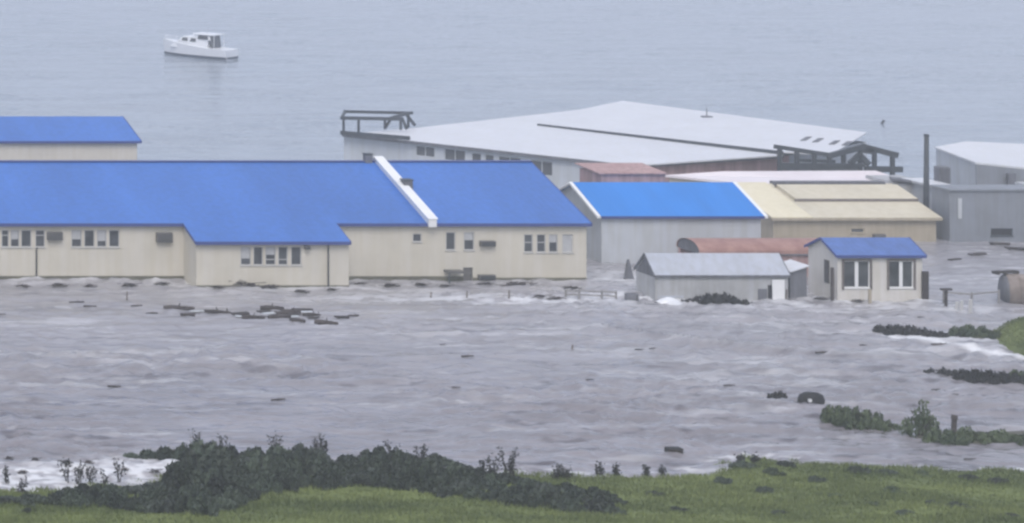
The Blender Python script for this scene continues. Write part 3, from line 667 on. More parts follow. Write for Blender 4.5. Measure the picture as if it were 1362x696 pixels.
# brown lean-to roof by the azure building
bb = thing('rusty_annex', 'small rust-brown walled annex between warehouse and azure roof', 'building', (XX(830, 226), 226, 0))
t = MB(); t.box(XX(800, 224.6), XX(885, 224.6), 224.6, 228.5, ZB, ZZ(232, 224.6)); t.build('wall', M['wall_red'], bb)
t = MB(); t.slab([(XX(797, 224.4), 224.4, ZZ(232, 224.6)+.02), (XX(888, 224.4), 224.4, ZZ(232, 224.6)+.02), (XX(888, 224.4), 228.8, ZZ(232, 224.6)+.3), (XX(797, 224.4), 228.8, ZZ(232, 224.6)+.3)], -.1); t.build('roof', M['wall_red'], bb)

# ------------------------------------------------------------------ right-hand group
gb = thing('grey_block', 'plain flat-topped blue-grey building with one small dark window', 'building', (XX(1330, 230), 230, 0))
Yg_ = 226.0; xg0, xg1 = XX(1263, Yg_), XX(1480, Yg_); zt = ZZ(254, Yg_)
hh = hole_px((1318, 1347, 304, 314), Yg_, xg0)
mb = MB(); wall(mb, (xg0, Yg_), (1,0,0), xg1-xg0, ZB, zt, [hh])
for x in (xg0-.003, xg1+.003): mb.poly([(x, Yg_, ZB), (x, Yg_, zt), (x, Yg_+2.5, zt), (x, Yg_+2.5, ZB)])
mb.poly([(xg0, Yg_+2.5, ZB), (xg1, Yg_+2.5, ZB), (xg1, Yg_+2.5, zt), (xg0, Yg_+2.5, zt)]); mb.build('wall', M['wall_grey'], gb)
window(gb, (xg0, Yg_), (1,0,0), hh, 'steel_dark', 'opening_dark')
mb = MB(); mb.slab([(xg0-.15, Yg_-.15, zt+.15), (xg1+.15, Yg_-.15, zt+.15), (xg1+.15, Yg_+2.6, zt+.15), (xg0-.15, Yg_+2.6, zt+.15)], .14); mb.build('roof', M['wall_grey'], gb)
mb = MB(); mb.box(XX(1274, Yg_), XX(1279, Yg_), Yg_-.05, Yg_-.004, ZZ(291, Yg_), ZZ(264, Yg_)); mb.build('pale_board', M['wall_pale'], gb)

wb = thing('white_roofed_hall', 'grey-walled hall with white roof behind the plain blue-grey building', 'building', (XX(1340, 243), 243, 0))
Yh = 240.0
q = [W(1297, 216, Yh), W(1440, 231, Yh-1), W(1440, 195, Yh+12), W(1285, 188, Yh+11), W(1243, 195.5, Yh+8.5)]
roof_poly(q, M['roof_white'], wb, t=.18)
mb = MB(); cc = sum(q, Vector())/5
qq = [p.lerp(cc, .02) for p in q]
for i in range(5):
    a, b_ = qq[i], qq[(i+1) % 5]; mb.poly([(a.x, a.y, ZB), (b_.x, b_.y, ZB), (b_.x, b_.y, b_.z-.15), (a.x, a.y, a.z-.15)])
mb.build('wall', M['wall_pale'], wb)
a, b_ = W(1297, 216, Yh), W(1440, 231, Yh-1)
mb = MB(); mb.slab([(a.x+.05, a.y-.12, ZB), (b_.x, b_.y-.12, ZB), (b_.x, b_.y-.12, b_.z-.2), (a.x+.05, a.y-.12, a.z-.2)], .1, (0,1,0)); mb.build('front_cladding', M['wall_grey'], wb)
mb = MB(); mb.box(XX(1332, Yh), XX(1342, Yh), Yh-1.0, Yh-.7, ZB, ZZ(229, Yh)); mb.build('downpipe', M['wall_dark'], wb)
mb = MB(); mb.box(XX(1340, Yh), XX(1400, Yh), Yh-2.2, Yh-.8, ZB, ZZ(240, Yh)); mb.build('porch', M['wall_pale'], wb)

lb = thing('low_store', 'low grey store with dark roof edge beside the tall dark pole', 'building', (XX(1215, 236), 237, 0))
Yl = 235.0
t = MB(); t.box(XX(1195, Yl), XX(1241, Yl), Yl, Yl+5, ZB, ZZ(244, Yl)); t.build('wall', M['wall_shed'], lb)
t = MB(); t.slab([W(1186, 238, Yl-.3), W(1243, 243, Yl-.3), W(1238, 238, Yl+5), W(1182, 234, Yl+5)], .2); t.build('roof', M['wall_dark'], lb)
ws = thing('white_store', 'small white block of a store between low store and blue-grey building', 'building', (XX(1252, 233), 234, 0))
t = MB(); t.box(XX(1241, 232), XX(1267, 232), 232, 236, ZB, ZZ(249, 232)); t.build('wall', M['wall_pale'], ws)
t = MB(); t.box(XX(1239, 231.8), XX(1269, 231.8), 231.8, 236.2, ZZ(249, 232)+.003, ZZ(246, 232)); t.build('roof', M['roof_white'], ws)
pb = W(1232, 272, 231)
pole = thing('tall_pole', 'tall dark bare pole rising beside the banded yellowish roof', 'pole', (pb.x, 231, 0))
t = MB(); t.tube([(pb.x-.05, 231, ZB), (pb.x, 231, 3), (pb.x+.02, 231, ZZ(181, 231))], [.26, .24, .19], 10); t.build('shaft', M['steel_dark'], pole, True)
t = MB(); t.tube([(pb.x+.02, 231, ZZ(181, 231)-.02), (pb.x+.02, 231, ZZ(180, 231)+.1)], [.23, .2], 10); t.build('cap', M['steel_dark'], pole)
t = MB(); p = W(1278, 238, 231.9); t.box(p.x-.55, p.x+.45, 234, 235, ZZ(249, 232)-.5, p.z+.75); o = t.build('roof_water_tank', M['wall_dark'], None, bevel=.08); tag(o, 'small dark box tank standing on the white store roof', 'tank')
p0 = WZ(1169, 171); p0 = W(1169, 172, 296)
t = MB(); t.tube([W(1166, 182, 306), W(1170, 170, 306), W(1176, 160, 306)], [.2, .22, .16], 8); o = t.build('leaning_pile', M['steel_dark'], None, True); tag(o, 'dark leaning pile standing in the sea behind the warehouse', 'post')

# ------------------------------------------------------------------ boat
bow, stern = Vector((127.0, 386.5, 0)), Vector((134.4, 378.0, 0))
bow.z = stern.z = .12
boat = thing('motor_boat', 'white cabin motor boat drifting alone on the open sea', 'boat', tuple(stern))
ax = (bow-stern); LB = ax.length; ax.normalize(); sdv = Vector((-ax.y, ax.x, 0))
def bp_(t, s, z): return stern + ax*(t*LB) + sdv*s + Vector((0,0,z))
mb = MB(); NS = 16; prof = []
for i in range(NS+1):
    t = i/NS; hb = 2.0*(1-max(0, (t-.35)/.65)**2.4)*(.93+.07*min(1, t/.2)) + .02; sh = 1.35 + .95*t**1.5
    rake = .35*max(0, t-.6)
    row = [bp_(t-rake*.22, hb*.05, -.4), bp_(t-rake*.2, hb*.74, -.22), bp_(t-rake*.12, hb*.88, .12), bp_(t, hb, sh), bp_(t, hb-.1 if hb > .12 else 0, sh+.02), bp_(t, 0, sh-.02)]
    full = row + [r - 2*((r-stern).dot(sdv))*sdv for r in row[-2::-1]]
    prof.append(full)
n = len(prof[0])
for r in prof: mb.v += [tuple(p) for p in r]
for i in range(NS):
    for j in range(n-1): mb.f.append((i*n+j, (i+1)*n+j, (i+1)*n+j+1, i*n+j+1))
mb.f.append(tuple(range(n)))
hull = mb.build('hull', M['hull_white'], boat)
mb = MB()
for s in (1, -1):
    for i in range(NS):
        a, b_ = prof[i], prof[i+1]; idx = 2 if s > 0 else n-3
        mb.slab([a[idx]+sdv*s*.02+Vector((0,0,-.16)), b_[idx]+sdv*s*.02+Vector((0,0,-.16)), b_[idx]+sdv*s*.05+Vector((0,0,.2)), a[idx]+sdv*s*.05+Vector((0,0,.2))], .02, sdv*s)
mb.slab([bp_(-.004, -1.4, 0), bp_(-.004, 1.4, 0), bp_(-.004, 1.6, .32), bp_(-.004, -1.6, .32)], .03, -ax)
mb.build('boot_stripe', M['hull_blue'], hull)
def prism(t0, t1, w0, w1, z0, z1, f0=0, f1=0):
    m = MB(); b0 = [bp_(t0, -w0, z0), bp_(t1, -w0*.9, z0), bp_(t1, w0*.9, z0), bp_(t0, w0, z0)]
    tp = [bp_(t0+f0, -w1, z1), bp_(t1-f1, -w1*.88, z1), bp_(t1-f1, w1*.88, z1), bp_(t0+f0, w1, z1)]
    m.v = [tuple(p) for p in b0+tp]; m.f = [(0,3,2,1),(4,5,6,7),(0,1,5,4),(1,2,6,5),(2,3,7,6),(3,0,4,7)]; return m
prism(.28, .84, 1.62, 1.4, 1.2, 3.0, .0, .20).build('cabin', M['hull_white'], boat, bevel=.08)
prism(.24, .52, 1.5, 1.35, 2.6, 3.35, .02, .06).build('wheelhouse', M['hull_white'], boat, bevel=.06)
prism(.18, .50, 1.6, 1.5, 3.36, 3.52).build('hardtop', M['hull_white'], boat, bevel=.04)
for t0, t1, z0, z1, wd in ((.57, .66, 2.3, 2.78, 1.47), (.45, .54, 2.25, 2.75, 1.48)):
    m = MB(); m.slab([bp_(t0, wd*.98, z0), bp_(t1, wd*.94, z0), bp_(t1-.02, wd*.90, z1), bp_(t0, wd*.93, z1)], .06, sdv); m.build('cabin_window', M['glass'], boat)
m = MB(); m.slab([bp_(.27, 1.50, 2.72), bp_(.42, 1.45, 2.72), bp_(.41, 1.40, 3.28), bp_(.28, 1.44, 3.28)], .06, sdv); m.build('cabin_window', M['glass'], boat)
m = MB(); m.slab([bp_(.225, -1.3, 1.45), bp_(.225, 1.3, 1.45), bp_(.245, 1.25, 3.3), bp_(.245, -1.25, 3.3)], .04, -ax); m.build('cabin_door', M['glass'], boat)
m = MB()
for s in (-1, 1): m.tube([bp_(.19, 1.4*s, 1.3), bp_(.19, 1.4*s, 3.4)], [.04]*2, 6)
m.build('hardtop_post', M['white'], boat)
m = MB(); m.tube([bp_(.36, 0, 3.5), bp_(.34, 0, 4.4)], [.05, .03], 6); m.tube([bp_(.35, -.5, 4.05), bp_(.35, .5, 4.05)], [.03]*2, 6); m.build('mast', M['roof_grey'], boat)
m = MB()
pr = [bp_(t, s*(1.95*(1-max(0, (t-.35)/.65)**2.4)-.03), 1.35+.95*t**1.5+.5) for s, t in [(1, .55), (1, .7), (1, .85), (1, .96), (-1, .96), (-1, .85), (-1, .7), (-1, .55)]]
m.tube(pr, [.025]*len(pr), 5)
for p in pr: m.tube([p, p-Vector((0,0,.58))], [.02]*2, 5)
m.build('bow_rail', M['white'], boat)

# ------------------------------------------------------------------ right-hand banks of grass and mud
def bank(pts, hgt, name='bank', label='', m='grass', seed=0):
    P = [WZ(*p) for p in pts]; xs_ = np.array([p.x for p in P]); y0, y1 = min(p.y for p in P)-6, max(p.y for p in P)+6
    poly = [(p.x, p.y) for p in P]
    gx = np.linspace(xs_.min()-5, xs_.max()+5, 90); gy = np.linspace(y0, y1, 60)
    X, Y = np.meshgrid(gx, gy)
    inside = np.zeros(X.shape, bool); j = len(poly)-1
    for i in range(len(poly)):
        xi, yi_ = poly[i]; xj, yj = poly[j]
        c = ((yi_ > Y) != (yj > Y)) & (X < (xj-xi)*(Y-yi_)/(yj-yi_+1e-9)+xi); inside ^= c; j = i
    d = segdist(X, Y, poly+[poly[0]]); s = np.where(inside, d, -d)
    Z = hgt*(1-np.exp(-np.clip(s, 0, None)/1.2)) + np.where(s < 0, s*.5, 0) - .05 + .10*noise2(X*.8, Y*.9, 70+seed)
    o = link(name, mesh_from_grid(name, X, Y, np.maximum(Z, -2.5)), M[m]); tag(o, label, None, kind='structure'); return o
M['mud'] = mat('wet_muddy_turf', (.10, .095, .08), .9, .3, .8, col2=(.13, .13, .10), bump=.6)
KNOLL = bank(((1318, 443), (1345, 432), (1480, 424), (1480, 492), (1376, 480), (1330, 464)), 1.25, label='green grassy knoll rising out of the flood', seed=1)
bank(((1262, 444), (1330, 438), (1345, 452), (1300, 458), (1262, 452)), .15, label='muddy half-drowned strip leading to the grassy knoll', m='mud', seed=2)
bank(((1245, 505), (1330, 500), (1480, 498), (1480, 524), (1350, 516), (1270, 512)), .14, label='muddy half-drowned strip below the grassy knoll', m='mud', seed=3)
bank(((1130, 570), (1200, 566), (1300, 574), (1480, 572), (1480, 592), (1270, 592), (1180, 582)), .18, label='half-drowned grassy strip carrying the green shrubs', m='mud', seed=4)

# ------------------------------------------------------------------ shrubs
def crown_mesh(seed, n_cl=16, per=150, leaf=.13, flat=.75, spiky=0):
    rng = np.random.default_rng(seed); V = []; Fc = []
    for c in range(n_cl):
        a = rng.uniform(0, 2*math.pi); rr_ = math.sqrt(rng.uniform(0, 1))*.85; zc = (1-rr_**2*.75)*flat*rng.uniform(.55, 1.0)
        ctr = np.array([rr_*math.cos(a), rr_*math.sin(a), max(.15, zc-.18)]); rad = rng.uniform(.22, .36)
        d = rng.normal(size=(per, 3)); d /= np.linalg.norm(d, axis=1)[:, None]; r = rad*rng.uniform(.45, 1.08, per)**.6
        P = ctr + d*r[:, None]*np.array([1, 1, .8])
        if spiky: P[:, 2] += spiky*rng.uniform(0, 1, per)**4*.5
        P[:, 2] = np.maximum(P[:, 2], .02)
        n = d + rng.normal(scale=.6, size=(per, 3)); n /= np.linalg.norm(n, axis=1)[:, None]
        t = np.cross(n, rng.normal(size=(per, 3))); t /= np.linalg.norm(t, axis=1)[:, None]; b_ = np.cross(n, t)
        s = leaf*rng.uniform(.55, 1.15, per)
        for i in range(per):
            k = len(V); q = P[i]
            V += [q - t[i]*s[i], q + b_[i]*s[i]*.55, q + t[i]*s[i], q - b_[i]*s[i]*.55]; Fc.append((k, k+1, k+2, k+3))
    me = bpy.data.meshes.new('crown'); me.from_pydata([tuple(map(float, v)) for v in V], [], Fc); return me
def stem_mesh(seed):
    rng = random.Random(seed); m = MB()
    for k in range(7):
        a = rng.uniform(0, 6.28); r = rng.uniform(.3, .75); h = rng.uniform(.4, .8)
        m.tube([(0, 0, -.15), (math.cos(a)*r*.4, math.sin(a)*r*.4, h*.5), (math.cos(a)*r, math.sin(a)*r, h)], [.035, .024, .008], 5)
    me = bpy.data.meshes.new('stem'); me.from_pydata(m.v, [], m.f); return me
CROWNS = {}
def crown(kind, v):
    k = (kind, v)
    if k not in CROWNS:
        me = crown_mesh(100+v*7+hash(kind) % 1 + len(kind)*13, **{'leaf': dict(n_cl=17, per=140, leaf=.135, spiky=.22), 'leaf_loose': dict(n_cl=11, per=60, leaf=.10, flat=.9, spiky=.2), 'leaf_slate': dict(n_cl=14, per=100, leaf=.15, spiky=.3), 'leaf_green': dict(n_cl=14, per=150, leaf=.11), 'leaf_dark': dict(n_cl=12, per=110, leaf=.14, flat=.6, spiky=.4)}[kind])
        me.materials.append(M[kind]); CROWNS[k] = me
    return CROWNS[k]
STEMS = [stem_mesh(i) for i in range(4)]
for s in STEMS: s.materials.append(M['bark'])
def shrub(x, y, z, rx, ry, h, kind='leaf', name='shrub', label='', group=None, cat='shrub'):
    root = thing(name, label, cat, (x, y, z), group); rot = random.uniform(0, 6.28)
    c = link('crown', crown(kind, random.randrange(5)), None, None); c.parent = root; c.scale = (rx, ry, h*1.18); c.rotation_euler = (0, 0, 0)
    s = link('stem', random.choice(STEMS), None, None); s.parent = root; s.scale = (rx, ry, h); s.rotation_euler = (0, 0, rot)
    return root
def gz1(x, y): return float(groundZ(np.array([x]), np.array([y]))[0])
# the near thicket: outline of its top in the photograph, and where its foot meets the grass
top_x = [0, 60, 120, 150, 170, 200, 236, 248, 270, 330, 400, 432, 450, 510, 560, 600, 650, 700, 750, 800, 826]
top_y = [660, 652, 640, 640, 642, 640, 632, 588, 579, 592, 585, 592, 606, 590, 596, 606, 624, 632, 640, 648, 664]
bot_x = [0, 140, 200, 280, 330, 400, 480, 540, 600, 700, 760, 826]
bot_y = [672, 678, 684, 688, 668, 652, 650, 656, 664, 676, 686, 690]
LAB_T = 'dense dark green shrub in the thicket along the near grassy shore'
px = -30
rng = random.Random(5)
while px < 822:
    yt = np.interp(px, top_x, top_y); yb = np.interp(px, bot_x, bot_y)
    # feet spaced down the slope from the thicket's lower edge to the shore
    yfar = max(yt + 16, 621 if px > 240 else 640); ynear = yb - rng.uniform(2, 5)
    nrow = max(1, int(round((ynear-yfar)/15))+1)
    for rows in range(nrow):
        yfoot = ynear + (yfar-ynear)*(rows/max(1, nrow-1))
        Y = 150.0
        for _ in range(14):
            X = XX(px, Y); Y += .5*((HC-max(gz1(X, Y), -.1))*FX/(yfoot-HY) - Y)
        X = XX(px + rng.uniform(-7, 7), Y); z = max(gz1(X, Y), -.15); s = FX/Y
        last = rows == nrow-1; f = 1 if last else (rows+1)/nrow
        h = (yfoot - (yb + (yt-yb)*f) + (0 if last else rng.uniform(4, 16)))/s*rng.uniform(.9, 1.04)
        h = min(max(h, .5), 2.9)
        r = rng.uniform(.75, 1.1)*min(1.35, max(.75, h*.62))
        lab = (('low dark shrub at the surf edge among the bare saplings', 'low shrubs at the surf edge') if px < 240 else
               ('front dark shrub of the near thicket, its foot on the green meadow', 'front shrubs of the near thicket') if rows == 0 else
               ('tall crest shrub of the near thicket standing against the flood water', 'crest shrubs of the near thicket') if last else
               ('dark shrub packed in the middle of the near thicket', 'inner shrubs of the near thicket'))
        shrub(X, Y, z-.05, r*1.25, r, h, 'leaf' if rng.random() < .8 else 'leaf_slate', 'thicket_shrub', lab[0], lab[1])
    px += rng.uniform(17, 27)
# right-hand shrubs standing in the flood
def fl_shrub(px, py, rx, ry, h, kind, label, group=None, name='shrub'):
    p = WZ(px, py, .05); return shrub(p.x, p.y, -.12, rx, ry, h, kind, name, label, group)
for px, py, rx, h in ((1110, 562, .9, 1.5), (1132, 566, 1.05, 1.95), (1156, 569, .95, 1.6), (1178, 571, .8, 1.0)):
    fl_shrub(px, py, rx, .9, h, 'leaf_green', 'rounded green shrub standing in the flood at the tip of the drowned strip', 'rounded shrubs at the strip tip')
fl_shrub(1222, 580, 1.1, .9, 2.3, 'leaf_loose', 'tall loose twiggy shrub standing in the flood on the drowned strip')
for px, py, rx, h in ((1248, 588, 1.0, 1.35), (1268, 590, .9, 1.2), (1290, 586, 1.0, 1.1), (1312, 586, 1.1, 1.05), (1336, 586, 1.0, .9), (1358, 587, 1.0, .85), (1380, 588, 1.1, .9)):
    fl_shrub(px, py, rx, .8, h, 'leaf_green', 'low spreading green shrub along the drowned strip beyond the twiggy one', 'low shrubs on the drowned strip')
for px, py, rx, h in ((1174, 440, .7, .7), (1188, 442, .8, 1.0), (1203, 445, .9, 1.15), (1218, 447, .9, 1.15), (1233, 449, .9, 1.1), (1247, 451, .8, 1.0)):
    fl_shrub(px, py, rx, .7, h, 'leaf_dark', 'dark soaked brush awash in the flood below the white cottage', 'dark brush below the cottage')
for px, py, rx, h in ((1275, 448, .8, 1.1), (1292, 447, .9, 1.1), (1310, 448, .8, 1.05), (1325, 450, .7, 1.0)):
    fl_shrub(px, py, rx, .7, h, 'leaf_green', 'small green shrub on the muddy strip beside the grassy knoll', 'small shrubs by the knoll')
for px, py, rx, h in ((1242, 497, .7, .65), (1258, 500, .8, .9), (1274, 503, .9, 1.05), (1290, 507, 1.0, 1.3), (1308, 509, 1.0, 1.4), (1326, 511, 1.0, 1.4), (1344, 512, .9, 1.3), (1362, 512, .9, 1.1)):
    fl_shrub(px, py, rx, .7, h, 'leaf_dark', 'dark soaked brush on the muddy strip below the grassy knoll', 'dark brush below the knoll')
p = WZ(1268, 578); t = MB(); t.tube([(p.x, p.y, -.5), (p.x+.06, p.y, 1.0)], [.17, .15], 8); t.tube([(p.x+.05, p.y, .95), (p.x+.08, p.y, 1.2)], [.2, .17], 8); o = t.build('mooring_stump', M['wood_dark'], None); tag(o, 'dark stump sticking up behind the low shrubs of the drowned strip', 'stump')
fl_shrub(1352, 500, .7, .6, .75, 'leaf_green', 'small green shrub behind the dark brush below the knoll')
fl_shrub(1034, 532, .6, .5, 1.0, 'leaf_dark', 'torn dark clump of brush floating in the open current', name='floating_brush')
# brush against the shed
for px, py, rx, h in ((920, 405, .8, .9), (945, 404, 1.0, 1.35), (965, 404, 1.0, 1.35), (985, 406, .9, .85), (1002, 407, .7, .55)):
    fl_shrub(px, py, rx, .6, h, 'leaf_dark', 'dark tangled brush swept against the grey shed wall', 'brush against the shed')
for px, py, rx, h in ((176, 611, .55, .55), (198, 613, .7, .85), (222, 616, .8, 1.2), (244, 618, .9, 1.5)):
    p = WZ(px, py, 0); shrub(p.x, p.y, -.1+.0, rx, .7, h, 'leaf', 'overhanging_shrub', 'dark shrub leaning out over the white surf from the thicket end', 'shrubs over the surf')
# twigs and tussocks at the water's edge
def tuft(px, py, h, n, label, group, lean=.25, m='bark', leaf=True):
    p = WZ(px, py, .2); root = thing('bare_sapling', label, 'sapling', (p.x, p.y, min(p.z, .1)), group)
    t = MB(); r2 = random.Random(px)
    tips = []
    for k in range(n):
        a = r2.uniform(0, 6.28); e = Vector((math.cos(a)*lean*h, math.sin(a)*lean*h, h*r2.uniform(.7, 1)))
        base = Vector((r2.uniform(-.15, .15), r2.uniform(-.15, .15), -.4)); t.tube([base, base.lerp(e, .5)+Vector((r2.uniform(-.1, .1), 0, .1)), e], [.035, .025, .01], 5); tips.append((base, e))
    me_ = bpy.data.meshes.new('stem'); me_.from_pydata(t.v, [], t.f); c = link('stem', me_, M[m]); c.parent = root
    V = []; Fc = []
    for b_, e in tips:
        for k in range(26):
            q = b_.lerp(e, r2.uniform(.45, 1.05)) + Vector([r2.gauss(0, .09) for _ in range(3)])
            d1 = Vector([r2.gauss(0, 1) for _ in range(3)]).normalized()*.09; d2 = d1.cross(Vector([r2.gauss(0, 1) for _ in range(3)])).normalized()*.05
            kk = len(V); V += [tuple(q-d1), tuple(q+d2), tuple(q+d1), tuple(q-d2)]; Fc.append((kk, kk+1, kk+2, kk+3))
    me_ = bpy.data.meshes.new('crown'); me_.from_pydata(V, [], Fc); c = link('crown', me_, M['leaf_dark']); c.parent = root
LAB_S = 'thin dark sapling poking out of the surf at the near shore'
for px, py, h, n in ((262, 604, 1.6, 4), (300, 606, 1.5, 3), (365, 606, 1.4, 4), (520, 612, 1.3, 3), (560, 614, 1.2, 4), (12, 640, .9, 3), (30, 655, .8, 3), (88, 640, 1.5, 3), (104, 642, 1.2, 4), (120, 640, 1.0, 4), (140, 645, .8, 3), (160, 640, 1.6, 3), (640, 634, 1.0, 3), (658, 636, 1.5, 4), (676, 636, 1.8, 5), (684, 638, 1.3, 3), (738, 638, .9, 5), (752, 637, .8, 5), (798, 632, .7, 4), (820, 630, .6, 5), (860, 630, .5, 4), (880, 630, .5, 3), (985, 616, .6, 5), (1005, 614, .4, 5), (425, 606, 1.0, 4), (432, 604, 1.2, 4)):
    a, b_ = ((LAB_S, 'saplings in the left surf') if px < 300 else ('thin leafy sapling sticking up above the near thicket', 'saplings above the thicket') if px < 700 else ('short dark sapling on the water edge of the green meadow', 'saplings on the meadow edge'))
    tuft(px, py, h, n, a, b_)
# tussocks on the near meadow
def hill_at(px, py):
    Y = 145.
    for _ in range(16):
        X = XX(px, Y); Y += .5*((HC-gz1(X, Y))*FX/(py-HY)-Y)
    return XX(px, Y), Y, gz1(XX(px, Y), Y)
for px, py, r in ((1018, 654, .45), (1111, 661, .35), (1160, 671, .35), (1275, 678, .6), (1295, 682, .5), (1345, 690, .4), (1038, 684, .35), (1045, 620, .5), (1030, 629, .5), (1085, 640, .5), (990, 622, .6), (1190, 655, .5), (1240, 672, .45), (960, 640, .45), (870, 660, .5), (900, 680, .45), (1330, 642, .5), (1205, 684, .4), (38, 680, .35), (1140, 628, .6), (1180, 632, .6), (1230, 633, .5), (1290, 638, .5)):
    X, Y, z = hill_at(px, py)
    shrub(X, Y, z-.04, r*1.3, r, r*.75, 'leaf' if py % 2 == 0 else 'leaf_green', 'tussock', 'small dark tussock on the near green meadow', 'tussocks on the meadow', 'tussock')
# grass over the near meadow
rg = np.random.default_rng(3); NB = 165000
gx = rg.uniform(28, 108, NB); gy = shoreY(gx) - rg.uniform(0, 27, NB)**1.0 + .2
gzv = groundZ(gx, gy); keep = gzv > .03; gx, gy, gzv = gx[keep], gy[keep], gzv[keep]; NB = len(gx)
kv = np.array([v.co[:] for v in KNOLL.data.vertices if v.co.z > .25]); kv = kv[rg.integers(0, len(kv), 16000)] + np.stack([rg.uniform(-.25, .25, 16000), rg.uniform(-.25, .25, 16000), rg.uniform(-.06, 0, 16000)], -1)
gx, gy, gzv = np.concatenate([gx, kv[:, 0]]), np.concatenate([gy, kv[:, 1]]), np.concatenate([gzv, kv[:, 2]]); NB = len(gx)
hh_ = rg.uniform(.10, .26, NB)*(1+.5*noise2(gx*.5, gy*.5, 91)); an = rg.uniform(0, 2*math.pi, NB); wd = rg.uniform(.02, .05, NB)
tx = rg.normal(0, .09, NB); ty = rg.normal(0, .09, NB)
co = np.stack([np.stack([gx-np.cos(an)*wd, gy-np.sin(an)*wd, gzv-.02], -1), np.stack([gx+np.cos(an)*wd, gy+np.sin(an)*wd, gzv-.02], -1), np.stack([gx+tx, gy+ty, gzv+hh_], -1)], 1).reshape(-1, 3).astype(np.float32)
me = bpy.data.meshes.new('grass'); me.vertices.add(len(co)); me.vertices.foreach_set('co', co.ravel())
me.loops.add(len(co)); me.loops.foreach_set('vertex_index', np.arange(len(co), dtype=np.int32))
me.polygons.add(NB); me.polygons.foreach_set('loop_start', np.arange(0, len(co), 3, dtype=np.int32)); me.update(calc_edges=True)
M['blade'] = mat('grass_blades', (.102, .142, .046), .8, .30, .22, col2=(.21, .25, .085), stretch=(.5, 1, 1))
o = link('grass', me, M['blade']); tag(o, 'short green meadow grass on the near slope', None, kind='stuff')

# ------------------------------------------------------------------ floating and stranded debris
def put(o, px, py, dz=0, rz_=0):
    p = WZ(px, py, 0); o.location = (p.x, p.y, waterZ(p.x, p.y)+dz); o.rotation_euler = (random.uniform(-.06, .06), random.uniform(-.06, .06), rz_); return o
def log_mesh(seed):
    r = random.Random(seed); m = MB(); L = 1.0
    pts = [(-.5, 0, 0), (-.25, r.uniform(-.03, .03), r.uniform(0, .03)), (.05, r.uniform(-.04, .04), r.uniform(0, .04)), (.5, r.uniform(-.05, .05), r.uniform(-.02, .05))]
    m.tube(pts, [.085, .09, .08, .05], 8)
    for k in range(3):
        x = r.uniform(-.35, .4); m.tube([(x, 0, .02), (x+r.uniform(-.1, .1), r.uniform(-.12, .12), r.uniform(.08, .2))], [.03, .012], 5)
    me = bpy.data.meshes.new('log'); me.from_pydata(m.v, [], m.f); me.materials.append(M['wood_dark']); return me
def plank_mesh(seed):
    r = random.Random(seed); m = MB(); y = -.2
    for k in range(3):
        m.box(-.5+r.uniform(0, .15), .5-r.uniform(0, .15), y, y+.11, r.uniform(-.02, .0), .045+r.uniform(0, .02)); y += .14
    for x in (-.35, .3): m.box(x-.03, x+.03, -.22, .22, -.08, -.021)
    me = bpy.data.meshes.new('planks'); me.from_pydata(m.v, [], m.f); me.materials.append(M['wood_dark']); return me
LOGS = [log_mesh(i) for i in range(4)]; PLK = [plank_mesh(i) for i in range(4)]
def debris(px, py, Lpx, kind, label, group, rot=None, hs=1.0):
    p = WZ(px, py); L = Lpx*p.y/FX
    me_ = random.choice(LOGS if kind == 'log' else PLK); o = link('driftwood_log' if kind == 'log' else 'floating_planks', me_, None)
    o.scale = (L, min(L, 1.6), min(L, 1.8)*hs); put(o, px, py, .05, random.uniform(-.2, .2) if rot is None else rot); return tag(o, label, 'driftwood' if kind == 'log' else 'planks', group)
LL = 'dark wet log floating in the debris raft off the five-window wall'; LP_ = 'broken dark planks floating in the debris raft off the five-window wall'
for k, (px, py, L) in enumerate(((250, 421, 22), (238, 412, 40), (285, 417, 42), (320, 419, 26), (337, 424, 30), (362, 413, 30), (352, 416, 22), (372, 425, 30), (390, 416, 32), (396, 429, 24), (415, 421, 26), (434, 432, 30), (455, 424, 22), (470, 422, 16), (380, 419, 24), (402, 414, 28))):
    kind = 'log' if k % 3 else 'planks'; debris(px, py, L, kind, LL if kind == 'log' else LP_, 'logs of the debris raft' if kind == 'log' else 'planks of the debris raft', hs=1.3)
for px, py, L in ((102, 403, 20), (120, 408, 18), (182, 409, 16), (202, 417, 16), (2, 420, 12), (152, 514, 18), (370, 533, 20), (590, 460, 9), (622, 476, 18), (607, 517, 11), (785, 508, 12), (850, 467, 11), (868, 467, 9), (970, 516, 15), (1148, 459, 10), (1140, 473, 7), (1250, 463, 22), (1094, 476, 18), (1245, 522, 13), (1268, 524, 14), (1290, 613, 15), (1200, 424, 12), (1225, 428, 9)):  # some of these logs are added in place of soft dark wave shadows
    debris(px, py, L, 'log', 'small dark driftwood on the open flood, in places standing in for wave shadows', 'scattered driftwood', hs=.7)
for px, py, L in ((1330, 326, 26), (1352, 332, 30), (1300, 340, 24), (1270, 346, 18)):
    debris(px, py, L, 'planks', 'dark planks floating in front of the plain blue-grey building', 'planks before the blue-grey building')

